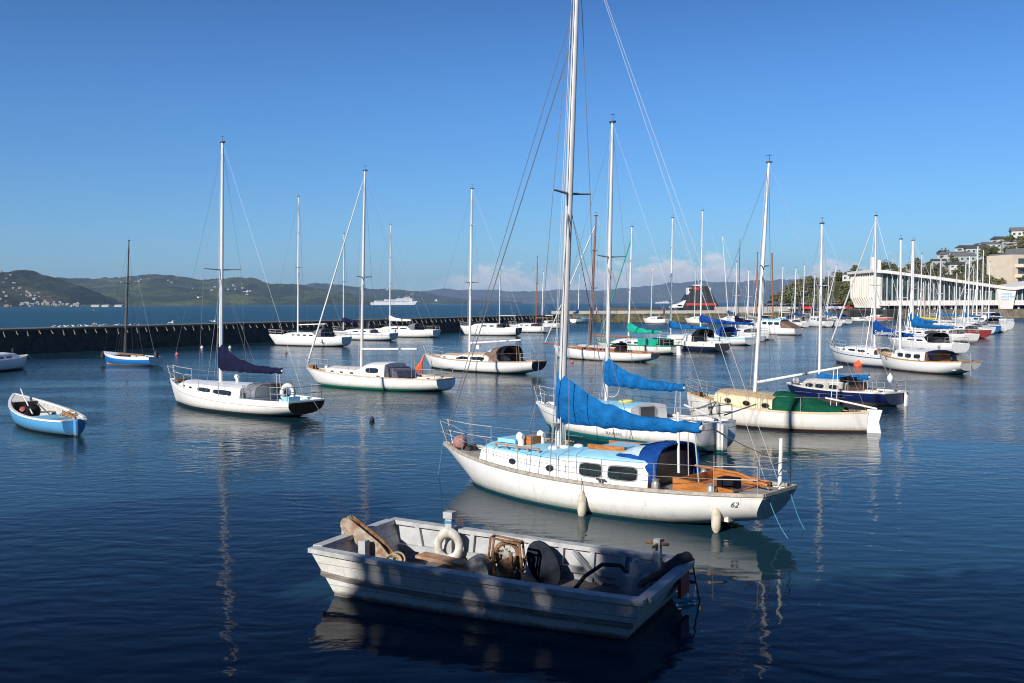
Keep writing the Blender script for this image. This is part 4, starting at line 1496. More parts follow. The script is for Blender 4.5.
m.build('anchor_chain', RUST, b.root)
cowl_vent(b, (b.x(.5), -.2, b.roof_z(.5)))
A = W(b, (b.x(0), 0, b.zb))
line_to_water(A, A + Vector((-.1, -.2, -1.1)), 'dark mooring chain hanging from the bow of the yacht with the navy cover', DARKM)
A = W(b, (b.x(1), -.3, b.zs))
line_to_water(A, A + Vector((.9, -.9, -.85)), 'dark stern line of the yacht with the navy sail cover', DARKM)

# ------------------------------------------------------------------ white/green yacht with bare boom
Y6 = Boat('sailing_yacht', 'white yacht with green waterline, bare white boom and small deckhouse', 'yacht', (306.5, 368), .84, (446, 379.5), .58, 2.5, zm=.62, tw=.6, ob=.1, s2=.6, zt=.06, rake=-.05)
b = Y6
b.hull(hull_mat('white_hull_green_line', (.81, .8, .775), (.01, .2, .12), .12, .03, anti=(.012, .06, .045)), rail=pmat('buff_rail', (.6, .48, .34), .6), deck=pmat('buff_side_deck', (.6, .47, .33), .7), cock=(.7, .92, .65, .2))
b.set_cabin([(.19, .02), (.22, .24), (.46, .3), (.475, .36), (.53, .6), (.65, .66), (.66, .64)], wf=.72, wmax=.92)
b.cabin(WHITE, CREAMW, aft=WHITE)
for s in (.25, .33, .41):
    b.window(s, s + .03, .4, .68, 3)
b.window(.53, .62, .42, .86, 3.5, WHITE)
b.rig(.385, (365, 171), b.roof_z(.385) - .02, .078, ALUG, ((.46, .55),), boom=(3.35, 1.95, .12), jib=(WHITEC, .05), wr=.0055, boom_mat=ALU, topping=2, bpx=361.5, goose=(362, 349), bend=(417, 349))
b.rails(.5, 4, .12, .9, (1.,))
MB().prism([(b.x(.66), -.78, b.sheer(.66)), (b.x(.75), -.74, b.sheer(.75)), (b.x(.735), -.7, b.sheer(.7) + .32), (b.x(.66), -.7, b.sheer(.66) + .54)], (0, 1.48, 0)).build('cockpit_tent', pmat('clear_grey_tent', (.12, .12, .16), .3, var=.4), b.root)
cowl_vent(b, (b.x(.17), .1, b.zd(.17)))
MB().box((b.x(.05), 0, b.zd(.05) + .12), (.3, .3, .25)).build('anchor_windlass', RUST, b.root)
MB().tube([(b.x(.65), .9, b.sheer(.65)), (b.x(.64), .96, b.sheer(.65) - .75)], [.06, .035], 6).build('hanging_strap', pmat('grey_strap', (.3, .32, .36), .8), b.root)

# ------------------------------------------------------------------ brown hood yacht
Y7 = Boat('sailing_yacht', 'white counter-sterned yacht with brown and black spray hood and bare boom', 'yacht', (424.4, 353.5), .9, (540, 361.5), .78, 2.5, zm=.66, tw=.5, ob=.07, s2=.58, zt=.22, rake=.4)
b = Y7
b.hull(hull_mat('white_hull_black_boot', (.81, .8, .775), (.02, .02, .025), .08, 0), transom=pmat('dark_grey_transom', (.08, .085, .09), .4), rail=pmat('tan_rail', (.45, .32, .2), .6), deck=pmat('tan_deck', (.55, .42, .28), .7), cock=(.69, .9, .62, .2))
b.set_cabin([(.2, .02), (.24, .24), (.4, .3), (.44, .42), (.63, .48), (.67, .3)], wf=.75, wmax=.95)
b.cabin(WHITE, pmat('tan_roof', (.6, .46, .31), .7), aft=WHITE)
b.window(.385, .5, .32, .78, 2.6)
b.window(.515, .64, .32, .78, 2.6)
b.window(.25, .28, .4, .7, 3)
b.rig(.365, (472, 189), b.roof_z(.365) - .02, .08, ALU, ((.43, .6), (.78, .2)), boom=(3.9, 1.95, .25), wr=.006, boom_mat=ALU, topping=2, bpx=469.5, goose=(470, 343), bend=(521, 340))
b.rails(.5, 4, .12, .92, (1.,))
b.dodger(.62, .7, .76, .82, .42, BROWNC, zb0=b.roof_z(.62) - .07, pane=CLEAR, drop=.4)
b.dodger(.705, .75, .79, .84, .46, BLACKC, zb0=b.roof_z(.62) - .02, drop=.4)
MB().box((b.x(.47), -.3, b.roof_z(.47) + .3), (.25, .2, .25)).build('radar_reflector', WHITE, b.root)

# ------------------------------------------------------------------ classic with brown mast
Y8 = Boat('sailing_yacht', 'classic white yacht with brown wooden mast, bowsprit and varnished cabin', 'yacht', (553.6, 344.5), .98, (656, 353.5), .64, 2.5, zm=.68, tw=.4, ob=.05, s2=.62, zt=.2, rake=.35)
b = Y8
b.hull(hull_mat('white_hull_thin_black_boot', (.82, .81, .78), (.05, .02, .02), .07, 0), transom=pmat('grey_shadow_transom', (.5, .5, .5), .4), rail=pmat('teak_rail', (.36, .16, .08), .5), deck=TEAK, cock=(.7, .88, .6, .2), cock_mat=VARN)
b.set_cabin([(.3, .01), (.305, .24), (.66, .32), (.68, .32)], wf=.62, wmax=.8)
b.cabin(pmat('mahogany_cabin', (.28, .1, .05), .35), CREAMW, aft=DARKWOOD)
for s in (.36, .45, .54):
    b.window(s, s + .06, .4, .75, 3)
b.rig(.325, (596, 216), None, .095, BROWNMAST, ((.44, .4), (.73, .3)), boom=(4.2, 1.75, .1), wr=.006, fore=.97, boom_mat=BROWNMAST, bpx=590, goose=(590, 335.5), bend=(631, 337))
MB().tube([(b.x(.02), 0, b.zb + .05), (b.x(0) + 1.0, 0, b.zb + .12)], .06, 7).build('bowsprit', BROWNMAST, b.root)
MB().tube([(b.x(0) + .95, 0, b.zb + .12), b.base.lerp(b.tip, .93)], [.04, .05], 6).build('furled_jib', WHITEC, b.root)
b.rails(.5, 4, .14, .92, (1.,), push=False)
b.dodger(.6, .66, .7, .5, .3, BLACKC, zb0=b.roof_z(.6) - .05, drop=.1)
MB().tube([(b.x(.1), .5, b.sheer(.1) - .1), (b.x(.13), .62, .15)], [.05, .03], 6).build('hanging_strap', pmat('grey_strap', (.3, .3, .3)), b.root)

# ------------------------------------------------------------------ green-covered yacht
Y9 = Boat('sailing_yacht', 'white yacht with sea-green sail cover, green cockpit screen and number 13', 'yacht', (597, 341), .88, (677, 345.5), .7, 2.5, zm=.7, tw=.62, ob=.08, s2=.6, zt=.1, rake=.1, Lfix=8.6)
b = Y9
b.hull(hull_mat('white_hull_green_top', (.74, .74, .68), (.012, .07, .04), .1, 0, stripe=(.05, .3, .2), sa=.0, sb=.07), rail=pmat('green_rail', (.03, .2, .13), .5), deck=CREAMW, cock=(.7, .92, .6, .2))
b.set_cabin([(.22, .02), (.3, .3), (.4, .42), (.66, .44), (.67, .44)], wf=.7, wmax=.95)
b.cabin(CREAMW, WHITE, aft=DARKM)
for s in (.37, .47, .56):
    b.window(s, s + .06, .42, .76, 3.4)
b.rig(.4, (632, 227), b.roof_z(.4) - .02, .08, ALU, ((.44, .35), (.7, .3)), boom=(3.6, 2.0, .05), cover=SEAGREEN, hm=.85, wr=.006, hw=.15, bpx=628.5, goose=(628, 331.5), bend=(661, 332))
MB().tube([b.base.lerp(b.tip, .9), (b.x(.06), .2, b.zb + .3)], .045, 6).build('furled_jib', SEAGREEN, b.root)
b.rails(.5, 3, .12, .92, (1.,))
for y in (.95, -.95):
    MB().beam((b.x(.62), y, b.sheer(.62) + .3), (b.x(.84), y, b.sheer(.84) + .3), .03, .52).build('cockpit_screen', SEAGREEN, b.root)
MB().box((b.x(.91), .3, b.zs + .26), (.6, 1.0, .5)).build('stern_locker_cover', BLACKC, b.root)
b.text('13', .83, .36, .34, DARKM, 1, 'hull_number')
MB().prism([(b.x(1) - .02, -.08, -.2), (b.x(1) - .45, -.08, -.2), (b.x(1) - .3, -.08, b.zs), (b.x(1) - .02, -.08, b.zs)], (0, .16, 0)).build('rudder', WHITE, b.root)

# ------------------------------------------------------------------ motor sailer with navy topsides
Y10 = Boat('motor_sailer', 'white and navy motor sailer with black hood and bright blue boom cover', 'yacht', (657, 338), .95, (723, 341), .7, 2.6, zm=.78, tw=.75, ob=.06, s2=.7, zt=.0, Lfix=8.)
b = Y10
b.hull(hull_mat('navy_below_white', (.76, .73, .64), (.03, .03, .03), .08, 0, band=(.015, .025, .07), bz=.42, dirt=.1), rail=WHITE, deck=CREAMW, cock=(.72, .92, .8, .5), transom=pmat('dark_transom', (.05, .05, .06), .4))
b.set_cabin([(.16, .02), (.25, .4), (.6, .58), (.66, .56)], wf=.78, wmax=1.1)
b.cabin(CREAMW, WHITE, aft=DARKM)
b.window(.4, .55, .35, .55, 4, glass=pmat('pale_blind', (.45, .42, .36), .5))
b.rig(.22, (672.5, 218), None, .075, ALU, ((.5, .4), (.75, .3)), boom=(3.9, 2.7, -.1), cover=BLUEC, hm=.6, wr=.0055, hw=.17, bpx=670.5, goose=(671, 327), bend=(708, 328))
b.dodger(.64, .7, .76, 1.0, .55, BLACKC, zb0=b.roof_z(.62) - .1, drop=.2)
b.rails(.5, 3, .12, .92, (1.,))

# pale blue-decked yacht right of it
Y11 = Boat('sailing_yacht', 'white yacht with pale blue deck edge, blue hood and deep blue boom cover', 'yacht', (684, 334), .9, (751, 340), .75, 2.5, zm=.75, tw=.7, ob=.07, s2=.65, zt=.05, Lfix=9.)
b = Y11
b.hull(hull_mat('white_hull_plain', (.78, .77, .74), (.05, .05, .06), .05, 0, stripe=(.3, .55, .7), sa=.02, sb=.16), rail=WHITE, deck=PALEBLUE, cock=(.68, .9, .8, .4))
b.set_cabin([(.2, .02), (.3, .32), (.62, .42), (.64, .42)], wf=.7, wmax=1.0)
b.cabin(WHITE, WHITE, aft=DARKM)
b.window(.35, .5, .4, .75)
b.rig(.25, (702.5, 211), None, .085, ALU, ((.43, .3), (.7, .25)), boom=(5.2, 2.3, -.2), cover=BLUED, hm=.75, wr=.006, hw=.17, bpx=700.5, goose=(700, 321.5), bend=(755, 324))
b.dodger(.56, .64, .7, 1.0, .6, BLUED, drop=.25)
b.rails(.5, 3, .12, .92, (1.,))


# ------------------------------------------------------------------ background yachts, simpler but complete
WH1 = hull_mat('white_hull_far', (.8, .79, .765), (.03, .03, .035), .1, 0)
WH2 = hull_mat('cream_hull_far', (.72, .67, .56), (.05, .04, .04), .1, 0)
WH3 = hull_mat('white_hull_blue_line', (.77, .76, .73), (.04, .06, .14), .12, 0, stripe=(.05, .12, .3), sa=.14, sb=.2)


def bg(label, bow, stern, L, tip=None, sm=.38, hullm=WH1, zb=.98, zs=.78, beam=2.6, tw=.68, cab=.42, cover=None, boomlen=.36, jib=None, hood=None, deck=CREAMW, roof=WHITE,
       wins=((.4, .5), (.53, .63)), mast=ALU, spread=((.5, .5),), group='yachts moored in the boat harbour', name='sailing_yacht', rails=True, rake=.15, wr=.01, rm=.08, hm=1.0, transom=None, bm=None, zg=1.75, rise=0., near=True, bpx=None):
    L *= .85
    b = Boat(name, label, 'yacht', bow, zb * .9, stern, zs * .9, beam * .92, tw=tw, Lfix=L, near=near, group=group, rake=rake, zm=min(zb, zs) * .92)
    b.hull(hullm, rail=WHITE, deck=deck, cock=(.7, .92, .65, .35), transom=transom)
    b.set_cabin([(.2, .02), (.27, cab * .6), (.4, cab * .9), (.65, cab), (.68, cab * .8)], wf=.72, wmax=1.05)
    b.cabin(WHITE, roof, aft=DARKM)
    for a, c in wins:
        b.window(a, c, .4, .78, 3)
    if tip:
        b.rig(sm, tip, b.roof_z(sm) - .03, rm, mast, spread, boom=(L * boomlen, zg + .35, rise), cover=cover, hm=hm * .75, wr=wr, jib=jib, hw=.15, boom_mat=bm, bpx=tip[0] - (.5 if tip[0] < 512 else 1.5) if bpx is None else bpx)
    if hood:
        b.dodger(.62, .68, .74, .85, .4, hood, drop=.3)
    if rails:
        b.rails(.5, 3, .13, .92, (1.,), r=.018)
    return b


# by the long breakwater
bg('white cruising yacht with grey hood lying against the dark breakwater, first of three', (269, 334.5), (347, 341), 11.5, (298.5, 197), .38, zb=1.2, zs=1.0, jib=None, hood=pmat('grey_hood', (.14, .15, .18), .7), boomlen=.34, rise=.1, spread=((.48, .5), (.74, .3)), wins=((.36, .4), (.43, .48), (.51, .56), (.59, .64)))
bg('white yacht with navy boom cover half hidden between two larger yachts by the breakwater', (333, 331), (394, 339.5), 10.5, (344, 234), .3, zb=1.1, zs=.9, cover=NAVYC, hm=.7, hullm=WH3, mast=ALUG, boomlen=.42)
bg('long low white yacht with white boom cover moored third along the breakwater', (368, 328), (437, 336), 12.5, (390.5, 225), .36, zb=1.2, zs=1.0, cover=WHITEC, hm=.8, spread=((.42, .3), (.68, .25)), boomlen=.3, hood=pmat('grey_hood', (.14, .15, .18), .7))
bg('white sloop with blunt bow and dark stern near the far end of the breakwater', (460, 325.8), (519, 329.5), 10.5, (500, 270), .62, zb=1.35, zs=1.1, cab=.55, wins=((.42, .52), (.56, .64)), cover=None, mast=ALUG, transom=pmat('dark_transom', (.05, .05, .06), .4), roof=CREAMW, zg=2.2, boomlen=.26)
bg('white yacht with low cream cabin tucked behind the blunt-bowed sloop', (509, 325), (548, 329), 10., (537.5, 257), .5, zb=1.1, zs=.95, mast=BROWNMAST, roof=CREAMW, spread=((.6, .35),), boomlen=.3)
bg('small white yacht with a tall white mast beyond the cream-cabined one', (532, 322.5), (561, 325.5), 9., (543.5, 272), .4, zb=1.0, zs=.9, wins=((.4, .6),))
bg('small yacht with bright blue cover alone under the end of the breakwater', (590, 318.5), (573, 320), 7.0, (579.5, 273), .55, zb=1., zs=.9, cover=BLUEC, hm=1.3, deck=PALEBLUE, roof=pmat('turquoise_roof', (.06, .45, .6), .6), boomlen=.3, wins=())
# in front of the mole
bg('white yacht with sleek cabin moored left of the black vessel under the mole', (643, 318.6), (668, 318.6), 7.6, (652.5, 268), .4, zb=1.1, zs=1.0, beam=2.6, cab=.5)
bg('white yacht lying directly below the black and red vessel', (685, 318.6), (713, 318.6), 8., (696, 262), .42, zb=1.1, zs=1., mast=ALUG, cab=.5)
bg('white yacht under the pale wall with a slanting dark mast', (719, 318.3), (746, 318.3), 8., (740, 240), .4, zb=1.1, zs=1., mast=DARKM, cab=.5, rm=.07)
bg('white yacht with blue boom cover under the pale wall', (727, 318.9), (751, 318.9), 7.8, (722.5, 236), .25, zb=1.1, zs=1., cover=BLUED, hm=.8, cab=.4)
# ketch with two brown masts
kt = bg('old ketch with two brown masts moored beside the pale wall', (747, 322.5), (790, 323.5), 12., (757.5, 253), .2, zb=1.4, zs=1.2, beam=3.2, mast=BROWNMAST, hullm=WH2, spread=((.55, .5),), roof=TEAK, rm=.12, cover=NAVYC, hm=.5, boomlen=.3, bm=BROWNMAST)
mz = Vector((kt.x(.62), 0, kt.roof_z(.62)))
wb = W(kt, mz)
MB().tube([mz, kt.loc(at_y(772, 253, wb.y))], .1, 8).build('mizzen_mast', BROWNMAST, kt.root)
# middle cluster
bg('white yacht with a navy boom cover, end-on behind the pale blue-decked yacht', (728, 330), (762, 335.5), 9., (737, 262), .35, cover=NAVYC, hm=.9, zb=1.15, zs=1., boomlen=.5, wins=((.4, .6),), mast=ALUG)
bg('white sloop with two slim masts rising above the launch', (776, 321), (806, 329.5), 9.5, (796, 268), .55, zb=1.1, zs=.95, cover=BLUED, hm=.5, mast=ALU, rm=.09)
bg('small white sloop stern-on right of the white launch', (792, 320), (812, 329), 8.5, (804.5, 265), .3, zb=1.1, zs=1., mast=ALU, rm=.08, hood=BROWNC)
bg('white cruiser yacht with high cabin in the middle of the harbour behind the silver mast', (806, 319.5), (829, 327.5), 9., (837, 265), .6, zb=1.3, zs=1.1, cab=.7, mast=ALUG, cover=BLUEC, hm=.7, boomlen=.3)
bg('white and blue half-cabin boat with a blue canopy near the shore wall', (826, 318), (849, 321), 8., None, zb=1.2, zs=.9, cab=.6, hood=BLUED, hullm=WH3)
bg('small white open motor boat near the folded wall, left of a red launch', (851, 317.6), (868, 319), 7., None, zb=.9, zs=.7, cab=.25, rails=False, wins=())
bg('low white runabout close under the shore wall', (862, 317), (886, 318), 7., None, zb=.9, zs=.7, cab=.25, rails=False, wins=())
RH = hull_mat('salmon_hull', (.6, .2, .17), (.7, .68, .64), .2, 0)
bg('salmon red launch moored under the pool building', (866, 316.2), (890, 317), 8., None, zb=1.1, zs=.9, cab=.45, hullm=RH, rails=False)

bg('white sloop with grey boom cover in the thick of the middle cluster', (738, 325), (775, 330.5), 9.5, (749, 270), .35, cover=pmat('grey_canvas', (.3, .3, .29), .8), hm=.6, zb=1.1, zs=.95)
bg('white yacht with pale mast and cream roof left of the white launch', (742, 322), (768, 326), 9., (764, 262), .6, zb=1.1, zs=.95, roof=CREAMW, mast=ALUG)
bg('white yacht with thin silver mast among the boats right of the launch', (815, 320.5), (838, 324.5), 8.5, (829, 270), .45, zb=1.1, zs=.9, mast=ALUG, cover=BLUEC, hm=.4)
bg('grey-white yacht far back below the red parked car', (803, 317.5), (824, 319.5), 8., (815, 275), .45, zb=1.05, zs=.9, hullm=WH2)
bg('white yacht with blue canopy at the back of the middle cluster', (775, 318.5), (797, 320.5), 8.5, (783, 266), .4, zb=1.05, zs=.9, hood=BLUEC)
# right-hand group
R1 = bg('white yacht with white lettered blue sail cover and furled white jib', (829.8, 346.5), (915, 347), 11., (876, 216), .46, zb=1.15, zs=.85, cover=BLUED, hm=1.3, jib=(WHITEC, .06), wins=((.27, .31), (.36, .46), (.49, .58)), hullm=WH3, mast=ALUG, spread=((.47, .55),), boomlen=.42)
cu = bpy.data.curves.new('lettering', 'FONT')
cu.body = 'Sandlewood Co'
cu.size = .42
cu.extrude = .004
tmp = bpy.data.objects.new('lettering', cu)
COL.objects.link(tmp)
bpy.context.view_layer.update()
me = bpy.data.meshes.new_from_object(tmp.evaluated_get(bpy.context.evaluated_depsgraph_get()))
bpy.data.objects.remove(tmp)
me.materials.clear()
me.materials.append(WHITEC)
lt = bpy.data.objects.new('lettering', me)
COL.objects.link(lt)
lt.parent = R1.root
lt.rotation_euler = (pi / 2, 0, pi)
lt.location = R1.g + Vector((-.25, .24, -.06))

R2 = Boat('motor_launch', 'white launch-style yacht with three cabin windows, navy canopy and varnished stern', 'yacht', (876.6, 351), 1.02, (972, 358), .78, 2.6, zm=.68, tw=.55, ob=.05, s2=.66, zt=.25, rake=.5, Lfix=8.2)
b = R2
b.hull(hull_mat('white_hull_red_boot', (.81, .8, .775), (.14, .03, .025), .07, 0), rail=pmat('varnished_rail', (.5, .25, .08), .4), deck=pmat('tan_side_deck', (.58, .42, .26), .7), cock=(.72, .93, .7, .25), cock_mat=CREAMW)
b.set_cabin([(.28, .02), (.285, .2), (.33, .24), (.335, .5), (.66, .56), (.67, .56)], wf=.76, wmax=.98)
b.cabin(WHITE, WHITE, aft=DARKWOOD)
for s in (.375, .465, .56):
    b.window(s, s + .065, .4, .85, 4, STEEL)
b.dodger(.67, .71, .74, .86, .05, NAVYC, drop=.55)
b.rig(.27, (901, 239.5), None, .075, ALU, ((.5, .4),), boom=None, wr=.0055, bpx=900)
b.rails(.45, 3, .12, .92, (1.,), push=False)
MB().box((b.x(.95), 0, b.zs + .0), (.6, 1.1, .06)).build('stern_deck', VARN, b.root)
MB().tube([(b.x(1) + .1, 0, b.zs + .5), (b.x(1) + .05, 0, -.2)], .03, 6).build('stern_pole', STEEL, b.root)
for s in (.15, .27):
    MB().torus(b.at_depth(s, .72, 1, .01), .09, .02, Matrix.Rotation(pi / 2, 3, 'X'), n=12, m=5).build('porthole', DARKM, b.root)

bg('white yacht with bright blue cover behind the launch, its stern showing', (888, 338), (961, 347), 11., (914, 240.5), .25, zb=1.1, zs=.9, cover=BLUEC, hm=.9, hood=BLACKC, wins=((.4, .5), (.53, .62)), mast=ALUG, boomlen=.55)
bg('white sloop with steep blue sail cover in the right-hand row', (895, 331), (950, 338), 10.5, (912.5, 241), .3, zb=1.1, zs=.9, cover=BLUEC, hm=1.4, mast=ALU, boomlen=.48, rm=.1)
bg('dark red hulled yacht with pale stripe, hidden behind the blue covers', (905, 327), (948, 332), 9.5, (922, 254), .4, zb=1.1, zs=.9, hullm=hull_mat('maroon_hull', (.3, .05, .045), (.5, .4, .3), .15, 0), mast=ALUG, cover=pmat('yellow_canvas', (.6, .5, .08), .8), hm=.3)
bg('white yacht with dark grey waterline just left of the red hull', (925, 331), (972, 335), 9.5, (941, 258), .35, zb=1.15, zs=1., hullm=hull_mat('white_grey_bottom', (.76, .74, .7), (.16, .19, .18), .25, 0), mast=ALUG)
bg('red hulled yacht with white deck moored right of centre in the right-hand row', (945, 327), (985, 332), 9.5, (957, 273), .4, zb=1.2, zs=1.05, hullm=hull_mat('red_hull', (.3, .045, .04), (.2, .03, .03), .1, 0), mast=ALUG)
bg('blue hulled yacht with white cabin beside the red hulled one', (955, 323.5), (996, 327), 9.5, (966, 262), .4, zb=1.2, zs=1.05, hullm=hull_mat('mid_blue_hull', (.03, .16, .4), (.02, .05, .12), .1, 0), cover=BLUEC, hm=.8, boomlen=.4)
bg('big white motor yacht with blue bimini at the right end of the row', (962, 320), (1008, 321.5), 11.5, (978, 246), .45, zb=1.5, zs=1.3, cab=.9, hood=BLUED, beam=3.4, mast=ALU, rm=.11)
bg('white yacht with blue boom cover under the middle of the pool hall', (925, 321.5), (965, 323.5), 10., (940.5, 268), .35, zb=1.2, zs=1., cover=BLUEC, hm=.9, boomlen=.5, mast=ALU, rm=.09)
bg('white yacht at the far right moored by the sign pylon', (975, 317.5), (1010, 317.5), 10., (983.5, 250), .35, zb=1.3, zs=1.1, mast=ALU, rm=.1)
bg('white yacht with leaning jib in the far right row behind the motor yacht', (951, 318), (990, 318.5), 10., (974, 264), .45, zb=1.2, zs=1.1, mast=ALUG, jib=(WHITEC, .07))
bg('white yacht with cream deck between the red and the blue hull', (950, 325), (990, 329), 9.5, (969.5, 256), .45, zb=1.15, zs=1., deck=CREAMW, roof=CREAMW, mast=ALU)
bg('grey-decked white yacht at the back of the right-hand row under the pool hall', (916, 320.5), (950, 322.5), 9., (931, 263), .4, zb=1.1, zs=.95, deck=GREYDECK, mast=ALUG)
bg('white yacht with navy hood showing its stern at the right end of the row', (968, 322.5), (1003, 324.5), 9.5, (990, 262), .45, zb=1.3, zs=1.1, hood=NAVYC, mast=ALU)
bg('low white sloop with a weathered wooden mast in the right-hand row', (908, 323), (938, 326.5), 8.5, (925.5, 281), .4, zb=1.0, zs=.9, mast=pmat('weathered_spar', (.4, .33, .25), .7), rm=.1)

# cabin launch in the middle of the harbour
LC = Boat('cabin_launch', 'white cabin launch with three windows and brown stern canvas', 'boat', (753, 326.5), 1.0, (799, 329.5), .8, 2.6, zm=.85, tw=.85, ob=.06, s2=.7, zt=-.1, Lfix=6.6)
b = LC
b.hull(WH1, rail=WHITE, deck=CREAMW, cock=(.72, .93, .9, .35))
b.set_cabin([(.22, .3), (.26, 1.05), (.68, 1.1), (.7, 1.08)], wf=.85, wmax=1.2, tumble=.12)
b.cabin(WHITE, PALEBLUE, aft=DARKM)
for s in (.28, .42, .56):
    b.window(s, s + .11, .5, .86, 4)
MB().prism([(b.x(.69), -1.05, b.sheer(.7) + .9), (b.x(.69), -1.05, b.sheer(.7)), (b.x(.95), -1.05, b.sheer(.7)), (b.x(.9), -1.05, b.sheer(.7) + .35)], (0, 2.1, 0)).build('stern_canvas', BROWNC, b.root)
MB().tube([(b.x(.05), 0, b.zb), (b.x(.02), 0, b.zb + .5), (b.x(.16), .8, b.zb + .5), (b.x(.2), .8, b.zb)], .02, 5).build('pulpit', STEEL, b.root)


# tenders: small open boats
def open_boat(name, label, cat, bow, zb, stern, zs, beam, mat, inner, gun, L=None, zm=None, thwarts=(.45, .7), tw=.5, group=None, ob=.05, s2=.6, zt=.0, d=.16):
    b = Boat(name, label, cat, bow, zb, stern, zs, beam, zm=zm, tw=tw, ob=ob, s2=s2, zt=zt, d=d, Lfix=L, group=group)
    SS, TT = b.SS, b.TT
    mb = MB()
    uv = []
    for side in (1, -1):
        mb.loft([[b.pt(s, t, side) for t in TT] for s in SS], closed=False)
        uv += [(s * b.L, b.sheer(s) - b.pt(s, t, 1).z) for s in SS for t in TT]
    mb.uv = uv
    b.hull_o = mb.build('hull', mat, b.root, True)
    pr = [b.pt(1, t, 1) for t in TT]
    tr = MB().add(pr + [Vector((p.x, -p.y, p.z)) for p in pr[-2::-1]], [tuple(range(2 * len(pr) - 1))])
    tr.uv = [(0, 0)] * len(tr.v)
    tr.build('transom', mat, b.root)
    lin = MB()

    def ip(s, t, side):
        p = b.pt(s, t, side)
        w = max(b.hb(s), .001)
        k = max(0, (w - .045) / w)
        return Vector((p.x, p.y * k, max(p.z, .06)))
    for side in (1, -1):
        lin.loft([[ip(s, t, side) for t in TT] for s in SS[1:-1] + [.985]], closed=False)
    ring = [ip(.985, t, 1) for t in TT]
    lin.add(ring + [Vector((p.x, -p.y, p.z)) for p in ring[-2::-1]], [tuple(range(2 * len(ring) - 1))])
    lin.build('lining', inner, b.root, True)
    for side in (1, -1):
        rings = []
        for s in SS[1:]:
            w, z, x0 = b.hb(s) + .03, b.sheer(s), b.x(s)
            i = max(w - .1, 0)
            rings.append([Vector((x0, side * w, z - .03)), Vector((x0, side * i, z - .03)), Vector((x0, side * i, z + .025)), Vector((x0, side * w, z + .025))])
        MB().loft(rings).build('gunwale', gun, b.root)
    MB().box((b.x(.985), 0, b.zs), (.09, 2 * b.hb(1) - .1, .055)).build('gunwale', gun, b.root)
    for s in thwarts:
        MB().box((b.x(s), 0, b.sheer(s) - .22), (.26, 2 * b.hb(s) - .16, .04)).build('thwart', inner, b.root)
    return b


PB = hull_mat('sky_blue_hull', (.1, .34, .62), (.03, .06, .07), .05, 0, anti=(.02, .035, .03), dirt=.3)
RB = open_boat('rowing_boat', 'sky blue clinker rowing boat with white gunwale, rudder and gear inside', 'boat', (14, 393.5), .9, (74, 420.5), .5, 1.7, PB, pmat('pale_grey_lining', (.5, .5, .47), .6, var=.2), WHITE, L=None, zm=.5, tw=.42, thwarts=(.36,))
b = RB
MB().prism([(b.x(.02), 0, b.sheer(.02) - .02), (b.x(.2), b.hb(.2) - .05, b.sheer(.2) - .02), (b.x(.2), -b.hb(.2) + .05, b.sheer(.2) - .02)], (0, 0, .03)).build('fore_deck', CREAMW, b.root)
MB().box((b.x(.72), .1, .42), (1.0, 1.0, .07)).build('stern_bench', pmat('pale_blue_bench', (.2, .5, .72), .5), b.root)
MB().box((b.x(.62), .1, .34), (.3, .9, .2)).build('thwart_box', pmat('pale_blue_bench', (1, 1, 1)), b.root)
MB().prism([(b.x(1) - .02, -.03, -.15), (b.x(1) - .3, -.03, -.15), (b.x(1) - .26, -.03, .5), (b.x(1) - .02, -.03, .62)], (0, .06, 0)).build('rudder', PB, b.root)
MB().beam((b.x(1) - .2, 0, .6), (b.x(.86), .05, .72), .05, .05).build('tiller', VARN, b.root)
jc = tag(MB().lathe([(.02, -.22), (.2, -.2), (.26, -.05), (.22, .12), (.1, .2), (.02, .22)], 10, Matrix.Rotation(.4, 3, 'X'), W(b, (b.x(.4), .1, .5))).build('gear_bag', BLACKC, None, True), 'black gear bag lying amidships in the sky blue rowing boat', 'bag')
jr = tag(MB().lathe([(.02, -.12), (.13, -.1), (.15, 0), (.1, .1), (.02, .12)], 10, Matrix.Rotation(1.1, 3, 'X'), W(b, (b.x(.36), .34, .5))).build('float', pmat('dull_red_float', (.3, .04, .04), .6), None, True), 'dull red float beside the bag in the sky blue rowing boat', 'float')
tag(MB().tube([W(b, (b.x(.05), -.15, 1.08)), W(b, (b.x(.22), .05, .85)), W(b, (b.x(.5), .3, .45))], .022, 6).build('oar', WHITEC), 'pale oar shipped over the bow of the sky blue rowing boat', 'oar')
m = MB()
for k in range(7):
    m.torus(W(b, (b.x(.92) + .1 * sin(k * 2.2), .12 * cos(k * 1.7), .6 + k * .012)), .15, .018, Matrix.Rotation(.1 * k, 3, 'X'), n=14, m=5)
tag(m.build('rope_coil', ROPE), 'tan rope heaped on the stern of the sky blue rowing boat', 'rope')

